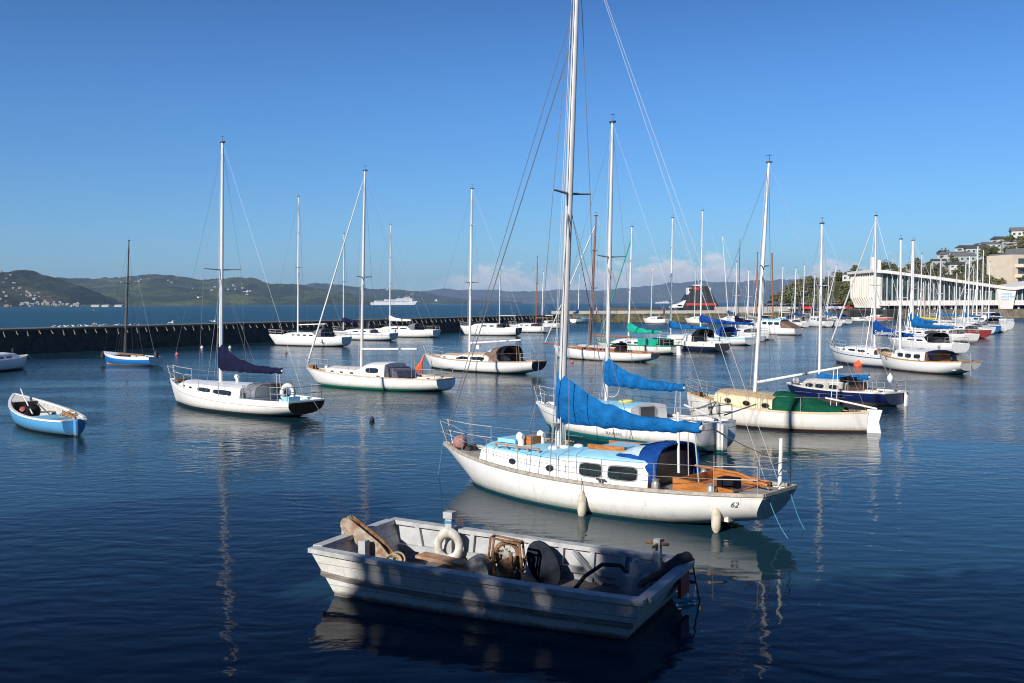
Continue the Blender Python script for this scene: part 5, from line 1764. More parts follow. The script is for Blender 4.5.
BH = hull_mat('bright_blue_hull', (.02, .17, .5), (.5, .52, .5), .08, -.05, stripe=(.75, .75, .72), sa=-.05, sb=.16, dirt=.1)
b = open_boat('sailing_dinghy', 'blue and white open keelboat with slim dark mast in front of the breakwater', 'boat', (104, 351.5), .85, (156, 355.5), .62, 1.9, BH, pmat('pale_grey_lining', (1, 1, 1)), WHITE, L=6.0, zm=.6, tw=.6, thwarts=(.7, .85))
MB().prism([(b.x(.02), 0, b.sheer(.02)), (b.x(.34), b.hb(.34) - .03, b.sheer(.34)), (b.x(.34), -b.hb(.34) + .03, b.sheer(.34))], (0, 0, .03)).build('fore_deck', WHITE, b.root)
b.rig(.42, (129, 241), .15, .055, pmat('dark_spar', (.03, .028, .027), .4), ((.65, .3),), boom=None, wr=.006, wire=DARKM)
for k in range(3):
    MB().tube([(b.x(.5 + k * .12), .5 - .3 * k, b.sheer(.6)), b.base.lerp(b.tip, .8)], .006, 4).build('halyard', DARKM, b.root)
MB().lathe([(.02, -.3), (.16, -.2), (.17, .1), (.08, .25), (.02, .27)], 10, o=(b.x(.98), -.1, b.zs + .15)).build('outboard_motor', BLACK, b.root, True)
MB().lathe([(.02, -.25), (.14, -.2), (.15, .15), (.02, .25)], 10, o=(b.x(0) - .02, .12, b.zb - .25)).build('bow_fender', BLACK, b.root, True)
MB().beam((b.x(.3), .1, b.sheer(.3) + .1), (b.x(.75), -.1, b.sheer(.7) + .1), .1, .12).build('furled_sail', BROWNC, b.root)

b = bg('white cabin boat cut off by the left edge with its flared bow to the right', (28, 355), (-40, 352), 7.2, None, zb=.95, zs=.75, beam=2.4, cab=.42, rails=False, name='cabin_boat', hullm=WH1, group=None)
line_to_water(W(b, (b.x(0), 0, b.zb)), W(b, (b.x(0) + .9, -.5, 0)), 'pale mooring rope from the bow of the boat at the left edge', WIREL, .02)
MB().tube([(b.x(.2), .2, b.zb), (b.x(.2), .2, b.zb + .5)], .05, 6).build('bitt', DARKM, b.root)

TG = pmat('grey_inflatable', (.32, .34, .36), .6)
for lb, p0, p1, L, m_ in (('grey rubber dinghy tied left of the white launch', (759, 333.5), (772, 335), 2.9, TG), ('small grey tender behind the pale blue-decked yacht', (748, 335), (760, 339), 2.8, TG)):
    b = open_boat('tender', lb, 'dinghy', p0, .62, p1, .55, 1.5, hull_mat('grey_rubber', (.36, .38, .4), (.1, .1, .1), .05) if 'grey_rubber' not in bpy.data.materials else bpy.data.materials['grey_rubber'], TG, TG, L=L, thwarts=(.5,), tw=.85)

# ------------------------------------------------------------------ the old workboat in the foreground
gA, gB, gC, gD = at_z(312, 548, .64), at_z(648, 604, .58), at_z(690, 558, .53), at_z(392, 521, .68)
for p in (gA, gB, gC, gD):
    p.z = 0
cen = (gA + gB + gC + gD) / 4
ax = ((gA + gD) / 2 - (gB + gC) / 2)
wrz = math.atan2(ax.y, ax.x)
wb_ = thing('workboat', 'old white flat-bottomed workboat with rusty winch gear lying in the shade in front', 'boat', cen, wrz)
WL_, WW = ax.length, ((gA - gD).length + (gB - gC).length) / 2
print('WORKBOAT', WL_, WW)


class K:
    pass


k_ = K()
k_.rz, k_.o = wrz, cen
wl = lambda px, py, z: Matrix.Rotation(-wrz, 3, 'Z') @ (at_z(px, py, z) - cen)
WP = bpy.data.materials.new('chipped_white_paint')
WP.use_nodes = True
t = NT(WP.node_tree)
tc = t.node('ShaderNodeTexCoord').outputs['Object']
n1 = t.noise(t.mapping(tc, (1, 1, 2.5)), 3.5, 6, .7)
n2 = t.noise(tc, 26, 5, .7)
c_ = t.mix(t.step(n1, .35, .7), (.62, .6, .55), (.74, .73, .7))
c_ = t.mix(t.math('MULTIPLY', t.step(n2, .6, .68), t.step(n1, .44, .56)), c_, (.22, .15, .09))
n3 = t.noise(t.mapping(tc, (6, 6, .5)), 2., 4, .7)
c_ = t.mix(t.math('MULTIPLY', t.step(n3, .58, .72), .6), c_, (.3, .2, .12))
z_ = t.xyz(tc)[2]
seam_ = t.math('LESS_THAN', t.math('FRACT', t.math('ADD', t.math('MULTIPLY', z_, 6.4), t.math('MULTIPLY', n1, .05))), .07)
c_ = t.mix(t.math('MULTIPLY', seam_, .55), c_, (.1, .085, .07))
c_ = t.mix(t.math('MULTIPLY', t.step(t.math('ADD', z_, t.math('MULTIPLY', n1, .12)), .16, .07), .85), c_, (.07, .055, .03))
t.l.new(c_, t.n['Principled BSDF'].inputs['Base Color'])
t.n['Principled BSDF'].inputs['Roughness'].default_value = .55
bp_ = t.node('ShaderNodeBump')
bp_.inputs['Distance'].default_value = .006
t.l.new(n2, bp_.inputs['Height'])
t.l.new(bp_.outputs[0], t.n['Principled BSDF'].inputs['Normal'])
WPG = pmat('worn_grey_paint', (.46, .47, .47), .6, var=.25, scale=5, bump=.004)
WPI = pmat('pale_grey_interior', (.4, .41, .42), .6, var=.2, scale=3, bump=.003)
STRK = pmat('scuffed_strake', (.22, .2, .18), .75, var=.45, scale=9, stretch=(.3, 2, 2), bump=.006)

hx = WL_ / 2
sec = lambda u: dict(x=lerp(-hx, hx, u), zt=lerp(.53, .66, u ** 1.5), w=WW / 2 * (1 + .05 * sin(pi * u)), zb=-.12 + .1 * max(0, (u - .7) / .3) ** 2)
US = [0, .1, .2, .35, .5, .65, .8, .9, 1]


def wring(u, inset=0., z0=None):
    s = sec(u)
    # sides flare outwards; ends rake: the bow runs forward and the stern aft towards the top
    rk_b, rk_s = .34 * smooth((u - .7) / .3), -.34 * smooth((.3 - u) / .3)
    lo = s['zb'] if z0 is None else z0
    fr = lambda z: (z - s['zb']) / (s['zt'] - s['zb'])
    P = lambda sd, z: Vector((s['x'] - (rk_b + rk_s) * (1 - fr(z)) + (-inset if u > .5 else inset) * (1 if u in (0, 1) else 0), sd * (s['w'] - .16 * (1 - fr(z)) - inset), z))
    return [P(1, s['zt']), P(1, lerp(s['zt'], lo, .5)), P(1, lo), P(-1, lo), P(-1, lerp(s['zt'], lo, .5)), P(-1, s['zt'])]


mb = MB()
outer = [wring(u) for u in US]
inner = [wring(u, .05, .06) for u in US]
mb.loft(outer, closed=False)
mb.mi = 1
mb.loft(inner, closed=False)
mb.mi = 0
for ring, irg in ((outer[0], inner[0]), (outer[-1], inner[-1])):
    mb.add(ring, [tuple(range(6))])
    mb.add(irg, [tuple(range(6))])
hullo = mb.build('hull', [WP, WPI], wb_)
# interior lining colour: floor boards
mb = MB()
fl = [Vector(r[2]) for r in inner] + [Vector(r[3]) for r in inner[::-1]]
mb.prism([p + Vector((0, 0, .012)) for p in fl], (0, 0, .025))
mb.build('floor_boards', pmat('dirty_floor_boards', (.16, .14, .12), .85, var=.4, scale=7, stretch=(.4, 3, 1)), wb_)
# gunwale cap boards
for sd in (0, 5):
    s_ = 1 if sd == 0 else -1
    rings = []
    for u, r in zip(US, outer):
        p = r[sd]
        rings.append([p + Vector((0, s_ * .045, -.03)), p + Vector((0, -s_ * .13, -.03)), p + Vector((0, -s_ * .13, .035)), p + Vector((0, s_ * .045, .035))])
    MB().loft(rings).build('gunwale', WPG, wb_)
for r, dx in ((outer[0], -.03), (outer[-1], .03)):
    a, c = r[0], r[5]
    MB().beam(a + Vector((-dx * 1.2, -.135, .005)), c + Vector((-dx * 1.2, .135, .005)), .16, .07).build('gunwale', WPG, wb_)
# mid strake and bottom chine on both sides
for (i, j, f, wd) in ((0, 2, .5, .07), (5, 3, .5, .07), (0, 2, .97, .06), (5, 3, .97, .06)):
    s_ = 1 if i == 0 else -1
    rings = []
    for r in outer:
        p = Vector(r[i]).lerp(Vector(r[j]), f)
        rings.append([p + Vector((0, -s_ * .01, -wd / 2)), p + Vector((0, s_ * .028, -wd / 2)), p + Vector((0, s_ * .028, wd / 2)), p + Vector((0, -s_ * .01, wd / 2))])
    MB().loft(rings).build('rubbing_strake', STRK, wb_)
for r, dx in ((outer[-1], .02),):
    a, c = Vector(r[0]).lerp(Vector(r[2]), .5), Vector(r[5]).lerp(Vector(r[3]), .5)
    MB().beam(a + Vector((dx, 0, 0)), c + Vector((dx, 0, 0)), .05, .07).build('rubbing_strake', STRK, wb_)
# frames (ribs) inside, stringers, plank doors between
for i in range(1, 10):
    u = i / 10
    r = wring(u, .05, .06)
    for a, c, s_ in ((r[0], r[2], 1), (r[5], r[3], -1)):
        MB().beam(Vector(a) - Vector((0, s_ * .035, 0)), Vector(c) - Vector((0, s_ * .035, 0)), .06, .075, up=(1, 0, 0)).build('rib', WPI, wb_)
for a, c, s_ in ((0, 2, 1), (5, 3, -1)):
    pts = [Vector(wring(u, .05, .06)[a]).lerp(Vector(wring(u, .05, .06)[c]), .62) - Vector((0, s_ * .05, 0)) for u in US]
    MB().loft([[p + Vector((0, -.03, -.045)), p + Vector((0, .03, -.045)), p + Vector((0, .03, .045)), p + Vector((0, -.03, .045))] for p in pts]).build('stringer', WPI, wb_)
# diagonal brace on the far side near the stern
MB().beam((wl(572, 553, .5).x, -WW / 2 + .14, .52), (wl(595, 583, .2).x, -WW / 2 + .22, .1), .07, .05).build('brace', WPI, wb_)
# bow: post with float ring, rusty roller arm
px_ = wl(409, 540, .75).x
pbase = Vector((px_, -WW / 2 + .2, .06))
ps = MB().beam(pbase, pbase + Vector((0, 0, .8)), .11, .11).build('mooring_post', WPG, wb_)
MB().box(pbase + Vector((0, 0, .83)), (.16, .16, .1)).build('post_cap', WPG, ps)
MB().box(pbase + Vector((0, 0, .72)), (.125, .125, .04)).build('blue_band', pmat('blue_band_paint', (.05, .25, .4), .5), ps)
rg = thing('float_ring', 'white cork float ring hung on the bow post of the old workboat', 'float ring', W(k_, pbase + Vector((-.04, .12, .36))), wrz + radians(18))
MB().torus((0, 0, 0), .17, .065, Matrix.Rotation(pi / 2, 3, 'X'), n=26, m=10, ell=1.25).build('ring', pmat('grubby_cork_ring', (.6, .58, .52), .7, var=.3, scale=9), rg, True)


def on_plane(px, py, yl):
    """where a sight line meets the boat's lengthwise plane at local y = yl"""
    Mi = Matrix.Rotation(-wrz, 3, 'Z')
    o_, d_ = Mi @ (CAM - cen), Mi @ ray(px, py)
    return o_ + d_ * ((yl - o_.y) / d_.y)


tp_, bt_ = on_plane(350, 524, .1), on_plane(392, 560, .1)
print('ARM', tp_, bt_)
arm = thing('bow_roller', 'rusty twin-plate roller arm slanting up over the bow of the old workboat', 'roller arm', cen, wrz)
dv = (bt_ - tp_)
for dy in (-.075, .075):
    q0 = tp_ + Vector((0, dy, 0))
    q1 = bt_ + Vector((0, dy, 0))
    n_ = Vector((-dv.z, 0, dv.x)).normalized()
    pts = []
    for i in range(9):
        a = pi / 2 + pi * i / 8
        pts.append(q0 + n_ * (.115 * sin(a)) + dv.normalized() * (.115 * cos(a)))
    pts = pts + [q1 - n_ * .13 - dv * .3, q1 - n_ * .07, q1 + n_ * .08, q1 + n_ * .14 - dv * .5]
    MB().prism(pts, (0, .018, 0)).build('side_plate', pmat('rust_streaked_plate', (.42, .42, .35), .7, var=.5, scale=8, c2=(.24, .11, .05)) if dy > 0 else RUST, arm)
MB().lathe([(.03, -.06), (.1, -.055), (.075, 0), (.1, .055), (.03, .06)], 16, Matrix.Rotation(pi / 2, 3, 'X'), tp_ + dv * .06 + Vector((0, .008, 0))).build('sheave', RUST, arm, True)
for k in (-.03, 0., .03):
    MB().tube([tp_ + Vector((.02, k, .12)), tp_ + dv * .3 + Vector((.1, k, .1)), bt_ + Vector((.02, k, .08)), bt_ + Vector((-.12, k * 2, -.1))], .013, 5).build('cable', ROPE, arm)
MB().beam((tp_.x + .12, tp_.y + .02, .1), (tp_.x + .1, tp_.y + .02, .8), .05, .05).build('stay', WPI, arm)
MB().beam((bt_.x, bt_.y, .08), (bt_.x, bt_.y, .42), .2, .16).build('pedestal', GREYM, arm)
rope = thing('rope_coil', 'tan rope looped at the foot of the bow roller in the old workboat', 'rope', W(k_, bt_ + Vector((-.1, .1, -.05))), 0)
m = MB()
for k in range(5):
    m.torus((.04 * sin(k * 2), .05 * cos(k * 1.3), .02 * k), .16 - .01 * k, .017, Matrix.Rotation(.5 + .12 * k, 3, 'X'), n=18, m=5)
m.tube([(.1, 0, .05), (-.1, .2, .12), (-.3, .3, .02), (-.42, .3, -.2)], .017, 5)
m.build('loop', ROPE, rope)
bp2 = wl(353, 540, .6)
MB().beam((hx - .42, .35, .08), (hx - .42, .35, .68), .12, .12).build('bow_bitt', WPI, wb_)
# tan plank lying along the boat
pl = wl(425, 565, .45)
tag(MB().beam(W(k_, (pl.x + .55, -.35, .36)), W(k_, (pl.x - .75, -.2, .32)), .26, .045).build('plank', pmat('tan_board', (.4, .24, .14), .7, var=.3, scale=8)), 'tan plank lying lengthwise inside the old workboat', 'plank')
# winch amidships
wx = on_plane(496, 572, -.15)
wx.y, wx.z = -.15, .07
wn = thing('deck_winch', 'rusty winch with spoked gear wheel and grey rounded housing amidships in the workboat', 'winch', W(k_, wx), wrz + radians(8))
wn.scale = (.8, .8, .76)
MB().box((0, 0, .16), (.75, .6, .32)).build('bed', pmat('oily_iron', (.03, .025, .02), .6, var=.4), wn)
hs = MB()
pr = [(.16 + .26 * cos(pi * i / 10), .34 + .3 * sin(pi * i / 10)) for i in range(11)]
hs.prism([(x + .12, .0, z) for x, z in pr] + [(-.14, 0, .1), (.54, 0, .1)], (0, .36, 0))
hs.build('housing', pmat('mottled_grey_paint', (.34, .37, .37), .7, var=.4, scale=9, c2=(.1, .09, .08)), wn)
gc = Vector((-.2, -.02, .68))
Mr = Matrix.Rotation(pi / 2, 3, 'X') @ Matrix.Rotation(.25, 3, 'Y')
gw = MB().torus(gc, .2, .045, Mr, n=28, m=8).build('gear_wheel', RUST, wn, True)
for i in range(6):
    a = i * pi / 3
    MB().beam(gc, gc + Mr @ Vector((.2 * cos(a), .2 * sin(a), 0)), .045, .03).build('spoke', pmat('pale_iron', (.45, .42, .36), .6, var=.3), gw)
MB().lathe([(.02, -.1), (.065, -.1), (.065, .1), (.02, .1)], 12, Mr, gc).build('hub', pmat('pale_iron', (1, 1, 1)), gw)
MB().lathe([(.05, -.02), (.15, 0), (.09, .1), (.09, .22), (.15, .3), (.05, .32)], 16, Matrix.Rotation(pi / 2, 3, 'X'), (-.26, .28, .5)).build('drum', RUST, wn, True)
fr = MB()
cr = [gc + Vector(q) for q in ((-.27, .1, .22), (.27, .1, .3), (.32, .1, -.12), (-.32, .1, -.3))]
for a, c in zip(cr, cr[1:] + cr[:1]):
    fr.beam(a, c, .035, .035)
    fr.beam(a + Vector((0, -.2, 0)), c + Vector((0, -.2, 0)), .035, .035)
    fr.beam(a, a + Vector((0, -.2, 0)), .035, .035)
fr.build('guard_frame', RUST, wn)
for x in (-.38, -.05):
    MB().beam((x, .18, .1), (x + .04, .18, .75), .06, .05).build('side_frame', RUST, wn)
    MB().beam((x, -.2, .1), (x + .04, -.2, .68), .06, .05).build('side_frame', RUST, wn)
MB().tube([(-.42, -.05, .35), (-.5, -.05, .6)], .03, 6).build('lever', RUST, wn)
# leaning hatch board behind, shade put into its dark colour; white scrap
lx = on_plane(541, 568, -.55).x
lb = MB()
oval = []
for i in range(20):
    a = 2 * pi * i / 20
    oval.append(Vector((lx + .26 * cos(a) + .15 * sin(a), -WW / 2 + .42 + .14 * sin(a) * -1, .36 + .3 * sin(a))))
lb.prism(oval, (0, .05, 0))
tag(lb.build('hatch_board', pmat('dark_shaded_board', (.02, .024, .035), .9, var=.3, spec=.08)), 'dark oval hatch board leaning on the far side of the workboat', 'hatch board')
o = bpy.data.objects['hatch_board']
o.location = cen
o.rotation_euler.z = wrz
bx_ = tag(MB().box(W(k_, (wl(535, 580, .3).x, .25, .2)), (.34, .2, .2), wrz + .5).build('white_box', WHITE), 'small white box lying by the winch in the workboat', 'box')
bx_.name = 'plastic_box'
# stern: pump box, hose, bitt with crossbar, rolled tarpaulin
sx = wl(652, 545, .8).x
sb = MB().beam((sx, -WW / 2 + .14, .1), (sx, -WW / 2 + .14, .83), .1, .1).build('stern_bitt', WPG, wb_)
MB().tube([(sx - .16, -WW / 2 + .12, .76), (sx + .16, -WW / 2 + .16, .78)], .025, 7).build('crossbar', RUST, sb)
MB().tube([(sx - .05, -WW / 2 + .02, .8), (sx + .02, -WW / 2 + .3, .74)], .02, 6).build('crossbar', RUST, sb)
hp = wl(605, 575, .4)
hs_ = tag(MB().tube([W(k_, (hp.x + d, y, z)) for d, y, z in ((.45, -.1, .1), (.3, -.35, .35), (.1, -.5, .5), (-.15, -.55, .5), (-.3, -.55, .36))], .03, 8).build('hose', BLACK, None, True), 'black hose arching inside the stern of the workboat', 'hose')
pm_ = thing('bilge_pump', 'grey pump box with a short pipe in the stern of the workboat', 'pump', W(k_, (hp.x - .38, -.5, .07)), wrz)
MB().box((0, 0, .17), (.34, .3, .34)).build('casing', GREYM, pm_)
MB().lathe([(.09, .34), (.09, .5), (.05, .52), (.05, .56)], 12, o=(-.02, 0, 0)).build('pipe', WPG, pm_)
for (dx, dy, sc, col_, lb) in ((-1.5, .25, 1., ROPE, 'heap of tan rope on the floor at the stern of the workboat'), (.75, .3, .9, pmat('grey_rope', (.2, .2, .19), .9), 'heap of grey rope on the floor near the bow of the workboat')):
    m = MB()
    rr_ = random.Random(int(dx * 10))
    for k in range(11):
        m.torus((rr_.uniform(-.08, .08), rr_.uniform(-.1, .1), .02 + k * .018), rr_.uniform(.1, .19), .015, Matrix.Rotation(rr_.uniform(-.25, .25), 3, 'X'), n=18, m=5, ell=rr_.uniform(.7, 1.2))
    o = m.build('rope_coil', col_, None, True)
    o.location = W(k_, (dx, dy, .1))
    tag(o, lb, 'rope')
tA, tB = wl(600, 585, .5), wl(683, 556, .78)
tw_ = []
rr = []
for i in range(12):
    u = i / 11
    tw_.append(W(k_, Vector((lerp(-hx + .4, -hx + .06, u), lerp(.1, -WW / 2 + .1, u), lerp(.44, .62, u) + .02 * sin(i)))))
    rr.append(.04 + .06 * u + .01 * sin(i * 2.2))
tag(MB().tube(tw_, rr, 10).build('tarpaulin_roll', pmat('dark_tarpaulin', (.035, .035, .035), .8, var=.4), None, True), 'dark rolled tarpaulin lying across the stern corner of the workboat', 'tarpaulin')
line_to_water(W(k_, (-hx - .02, -WW / 2 + .15, .55)), W(k_, (-hx - .12, -WW / 2 + .1, -.05)), 'dark rope hanging off the stern of the workboat', DARKM, .012, 0)
MB().box((-hx + .02, -WW / 2 + .45, .32), (.05, .4, .3)).build('red_patch', RED, wb_)
bpy.data.objects['red_patch'].name = 'stern_plate'

# ------------------------------------------------------------------ black and red vessel beyond the mole, ferry, ship
vp = at_y(697, 316, 186)
vs_ = thing('harbour_vessel', 'black and red tapering harbour vessel with white wheelhouse corners beyond the mole', 'vessel', (ray(698, 300).x / ray(698, 300).y * 223, 223, 1.7), 0)
MB().loft([[Vector((sx_ * w, sy * d, z)) for sx_, sy in ((-1, -1), (1, -1), (1, 1), (-1, 1))] for w, d, z in ((3.9, 4, .2), (3.9, 4, 1.6), (3.2, 3.6, 2.9), (2.1, 3., 4.9), (1.6, 2.6, 6.0))]).build('superstructure', pmat('black_plating', (.02, .022, .026), .5, var=.4, scale=.9), vs_)
MB().box((0, -3.9, 2.0), (6.6, .3, .5)).build('red_band', RED, vs_)
MB().box((-.9, -2.75, 5.45), (1.3, .3, .5)).build('red_band', RED, vs_)
for sx_, w in ((-2.0, 1.2), (1.9, 1.1)):
    o = MB().box((sx_, -.6, 4.9), (w, 2.6, 1.5)).build('wheelhouse', WHITE, vs_)
    MB().box((sx_, -1.93, 5.2), (w * .6, .08, .6)).build('window', GLASS, o)
MB().box((-.3, -.5, 6.2), (1.6, 2.0, .25)).build('top_deck', WHITE, vs_)
MB().prism([(-6.6, -3.2, 1.3), (-3.3, -3.2, 1.3), (-3.0, -3.2, 3.0), (-4.6, -3.2, 2.2), (-6.0, -3.2, 1.9)], (0, 3, 0)).build('side_house', WHITE, vs_)
MB().box((-4.6, -3.25, 1.75), (1.0, .1, .3)).build('window', GLASS, vs_)
MB().tube([(-.6, -.5, 6.2), (-.6, -.5, 8.6)], [.16, .08], 6).build('mast', BLACK, vs_)
for k in range(5):
    MB().box((-1.7 + k * .85, -2.95 - .0 * k, 3.9), (.5, .5, .55)).build('window', pmat('grey_vessel_glass', (.12, .14, .16), .2), vs_)


def ship(px0, px1, py, D, label, hgt, name='ferry'):
    a, c = at_y(px0, py, D), at_y(px1, py, D)
    Ls = (c - a).length
    s = thing(name, label, 'ship', ((a + c) / 2).xy.to_3d(), radians(6))
    U = Ls / 46
    hullp = [(-23, .0), (-23.4, 2.6), (12, 2.6), (20, 3.6), (22.5, 3.6), (19.5, 0)]
    MB().prism([(x * U, -2.4 * U, z * U) for x, z in hullp], (0, 4.8 * U, 0)).build('hull', pmat('ship_white', (.72, .72, .72), .5, var=.04), s)
    for i, (x0, x1_, z0, z1_) in enumerate(((-20, 17, 2.6, 4.2), (-10, 17.5, 4.2, 5.4), (2, 17, 5.4, 6.6), (9, 15, 6.6, 7.7))):
        o = MB().box(((x0 + x1_) / 2 * U, 0, (z0 + z1_) / 2 * U), ((x1_ - x0) * U, (4.6 - .3 * i) * U, (z1_ - z0) * U * .97)).build('deck_house', pmat('ship_white', (1, 1, 1)), s)
        MB().box(((x0 + x1_) / 2 * U, -(2.3 - .15 * i) * U, (z0 + z1_) / 2 * U), ((x1_ - x0) * .86 * U, .12 * U, .32 * U)).build('window_band', pmat('ship_glass', (.1, .13, .17), .2), o)
    MB().box((-5 * U, 0, 6 * U), (3 * U, 2 * U, 2.6 * U)).build('funnel', pmat('ship_blue', (.05, .09, .2), .5), s)
    MB().box((14.5 * U, 0, 8.2 * U), (1.6 * U, 2 * U, .9 * U)).build('funnel', SALMON, s)
    MB().tube([(12 * U, 0, 7.5 * U), (12 * U, 0, 10 * U)], .15 * U, 5).build('mast', ALU, s)
    MB().prism([(22.5 * U, -1.6 * U, 3.5 * U), (18.6 * U, -2.46 * U, 2.5 * U), (19.4 * U, -2.46 * U, 0), (21 * U, -1.8 * U, 0)], (0, 3.6 * U, 0)).build('bow_plating', pmat('ship_grey', (.16, .18, .2), .5), s)
    return s


ship(371, 418, 304.6, 2600, 'large white ferry with stepped decks crossing the bay', 12)
ship(655, 670, 303.3, 3300, 'small distant white ship near the end of the mole', 6, 'ship')

# ------------------------------------------------------------------ buoys, birds, people, piles
def cone_buoy(px, py, hgt, label, lean):
    p = at_z(px, py, 0)
    o = thing('cone_buoy', label, 'buoy', p, 0, None)
    o.rotation_euler = (0, lean, .3)
    MB().lathe([(.02, -.15), (hgt * .26, -.12), (hgt * .3, .04), (hgt * .2, hgt * .22), (hgt * .09, hgt * .48), (hgt * .05, hgt * .98), (.02, hgt)], 16).build('body', ORANGE, o, True)
    MB().torus((0, 0, hgt), .06, .015, Matrix.Rotation(pi / 2, 3, 'X'), n=12, m=5).build('ring', STEEL, o)


cone_buoy(419, 369, .95, 'orange cone buoy floating behind the stern of the green-waterlined yacht', .35)
cone_buoy(858, 366, 1.0, 'orange cone buoy floating beside the bow of the launch-style yacht', .42)
for px, py, r_, m_, lb in ((177, 354.5, .17, SALMON, 'small orange ball buoy left of the navy sail cover, in front of the breakwater'), (202, 347.5, .15, WHITEC, 'small white ball buoy below the breakwater left of the tall white mast'),
                           (230, 347.5, .15, WHITEC, 'small white ball buoy below the breakwater right of the tall white mast'), (572, 362, .12, SALMON, 'small orange float at the bow of the brown-masted yacht'),
                           (286, 353, .13, pmat('brown_float', (.3, .16, .1), .6), 'brown float in front of the yachts by the breakwater'), (842, 349, .12, WHITEC, 'white float near the jib of the lettered yacht'), (372, 420, .1, BLACK, 'small black float on the open water left of the near yacht')):
    p = at_z(px, py, .05)
    o = MB().lathe([(.01, -r_), (r_ * .7, -r_ * .7), (r_, 0), (r_ * .7, r_ * .7), (r_ * .25, r_ * 1.0), (r_ * .2, r_ * 1.3), (.01, r_ * 1.32)], 14, o=p).build('ball_buoy', m_, None, True)
    tag(o, lb, 'buoy')


def gull_mesh(fly=False):
    mb = MB()
    body = [(.0, .012), (.04, .045), (.1, .05), (.16, .052), (.3, .075), (.42, .06), (.55, .028), (.62, .012)]
    zc = [.22, .225, .22, .19, .13, .11, .12, .125] if not fly else [.05, .05, .05, .04, .0, 0, .0, .0]
    rings = []
    for (x, r), z in zip(body, zc):
        rings.append([Vector((.25 - x, r * cos(2 * pi * k / 8), z + r * sin(2 * pi * k / 8))) for k in range(8)])
    mb.loft(rings)
    if fly:
        for sd in (1, -1):
            mb.loft([[Vector((.03, 0, .03)), Vector((-.16, 0, .03)), Vector((-.16, 0, .02))], [Vector((.05, sd * .28, .16)), Vector((-.1, sd * .28, .16)), Vector((-.1, sd * .28, .15))], [Vector((-.06, sd * .62, .1)), Vector((-.1, sd * .62, .1)), Vector((-.1, sd * .62, .095))]])
    else:
        for sd in (.03, -.03):
            mb.tube([(-.05, sd, .1), (-.04, sd, -.03)], .012, 4)
    return mb


GUL = pmat('gull_feathers', (.72, .72, .72), .7, var=.1, scale=9)
gm, gf = gull_mesh().mesh('gull', GUL, True), gull_mesh(True).mesh('gull', GUL, True)
rnd = random.Random(8)
for i in range(20):
    px = 60 + i * 4.4 + rnd.uniform(-1, 1)
    py = 329.5 + (314.6 - 329.5) * px / 566
    o = bpy.data.objects.new('gull', gm)
    COL.objects.link(o)
    p = at_z(px, py - .4, 2.19)
    # stand on the cap, just behind its edge
    k = (p - A0).dot(bd)
    o.location = A0 + bd * k - bn * (.3 + rnd.random() * .3) + Vector((0, 0, 2.19))
    o.rotation_euler.z = rnd.uniform(0, 6.28)
    s = rnd.uniform(.6, .8)
    o.scale = (s, s, s)
    tag(o, 'white gull standing in the row on top of the dark breakwater', 'gull', 'gulls standing on the breakwater')
for px, py, D, lb in ((198, 297.5, 70, 'white gull gliding low over the bay left of the tall white mast'), (171, 323, 80, 'white gull gliding just above the breakwater beyond the left yacht'), (246, 292, 90, 'white gull flying in front of the dark hills right of the left mast'),
                      (213, 321.5, 75, 'white gull flying just left of the tall white mast at cap height'), (94, 310.5, 120, 'white gull flying over the open bay at far left'), (95, 324, 95, 'white gull landing at the left end of the row on the breakwater'), (436, 301, 120, 'white gull flying over the bay right of the ferry')):
    o = bpy.data.objects.new('gull', gf)
    COL.objects.link(o)
    o.location = at_y(px, py, D)
    o.rotation_euler = (rnd.uniform(-.4, .4), 0, rnd.uniform(0, 6.28))
    o.scale = (.75,) * 3
    tag(o, lb, 'gull', 'gulls in flight')


def person(px, y, z, shirt, label, rz=0.):
    r = ray(px, 300)
    p = thing('person', label, 'person', (r.x / r.y * y, y, z), rz)
    mb = MB()
    for sd in (1, -1):
        mb.tube([(0, sd * .09, .0), (.02, sd * .09, .45), (0, sd * .08, .88)], [.05, .06, .085], 7)
        mb.tube([(0, sd * .2, 1.4), (.02, sd * .25, 1.12), (.1, sd * .23, .88)], [.05, .042, .035], 6)
    rings = []
    for z_, a, c in ((.82, .15, .1), (.95, .17, .12), (1.15, .16, .11), (1.35, .2, .12), (1.46, .14, .09), (1.5, .055, .055), (1.55, .055, .055), (1.6, .08, .09), (1.68, .085, .1), (1.75, .07, .08), (1.79, .02, .02)):
        rings.append([Vector((c * cos(2 * pi * k / 10), a * sin(2 * pi * k / 10), z_)) for k in range(10)])
    mb.loft(rings)
    mb.build('body', pmat('skin', (.45, .28, .2), .6), p, True)
    sh = MB().loft([[Vector((c * cos(2 * pi * k / 10), a * sin(2 * pi * k / 10), z_)) for k in range(10)] for z_, a, c in ((.86, .18, .13), (.98, .19, .135), (1.15, .18, .125), (1.35, .22, .135), (1.46, .16, .105))])
    sh.build('shirt', shirt, p, True)
    tr = MB()
    for sd in (1, -1):
        tr.tube([(0, sd * .09, .06), (.02, sd * .09, .45), (0, sd * .085, .9)], [.065, .075, .1], 8)
    tr.build('trousers', pmat('dark_trousers', (.04, .045, .06), .8), p, True)
    MB().lathe([(.09, 1.66), (.1, 1.72), (.075, 1.79), (.02, 1.815)], 10).build('hair', DARKWOOD, p, True)


person(596.5, 180.2, 1.75, pmat('pink_shirt', (.65, .25, .3), .8), 'person in a pink top standing on the mole right of the blue-covered yacht')
person(664, 181, 1.75, pmat('dark_shirt', (.05, .06, .09), .8), 'person in dark clothes walking on the mole left of the black vessel', 1.2)
person(889, 240, 2.1, WHITEC, 'person in a white top on the quay under the pool hall', 2.)

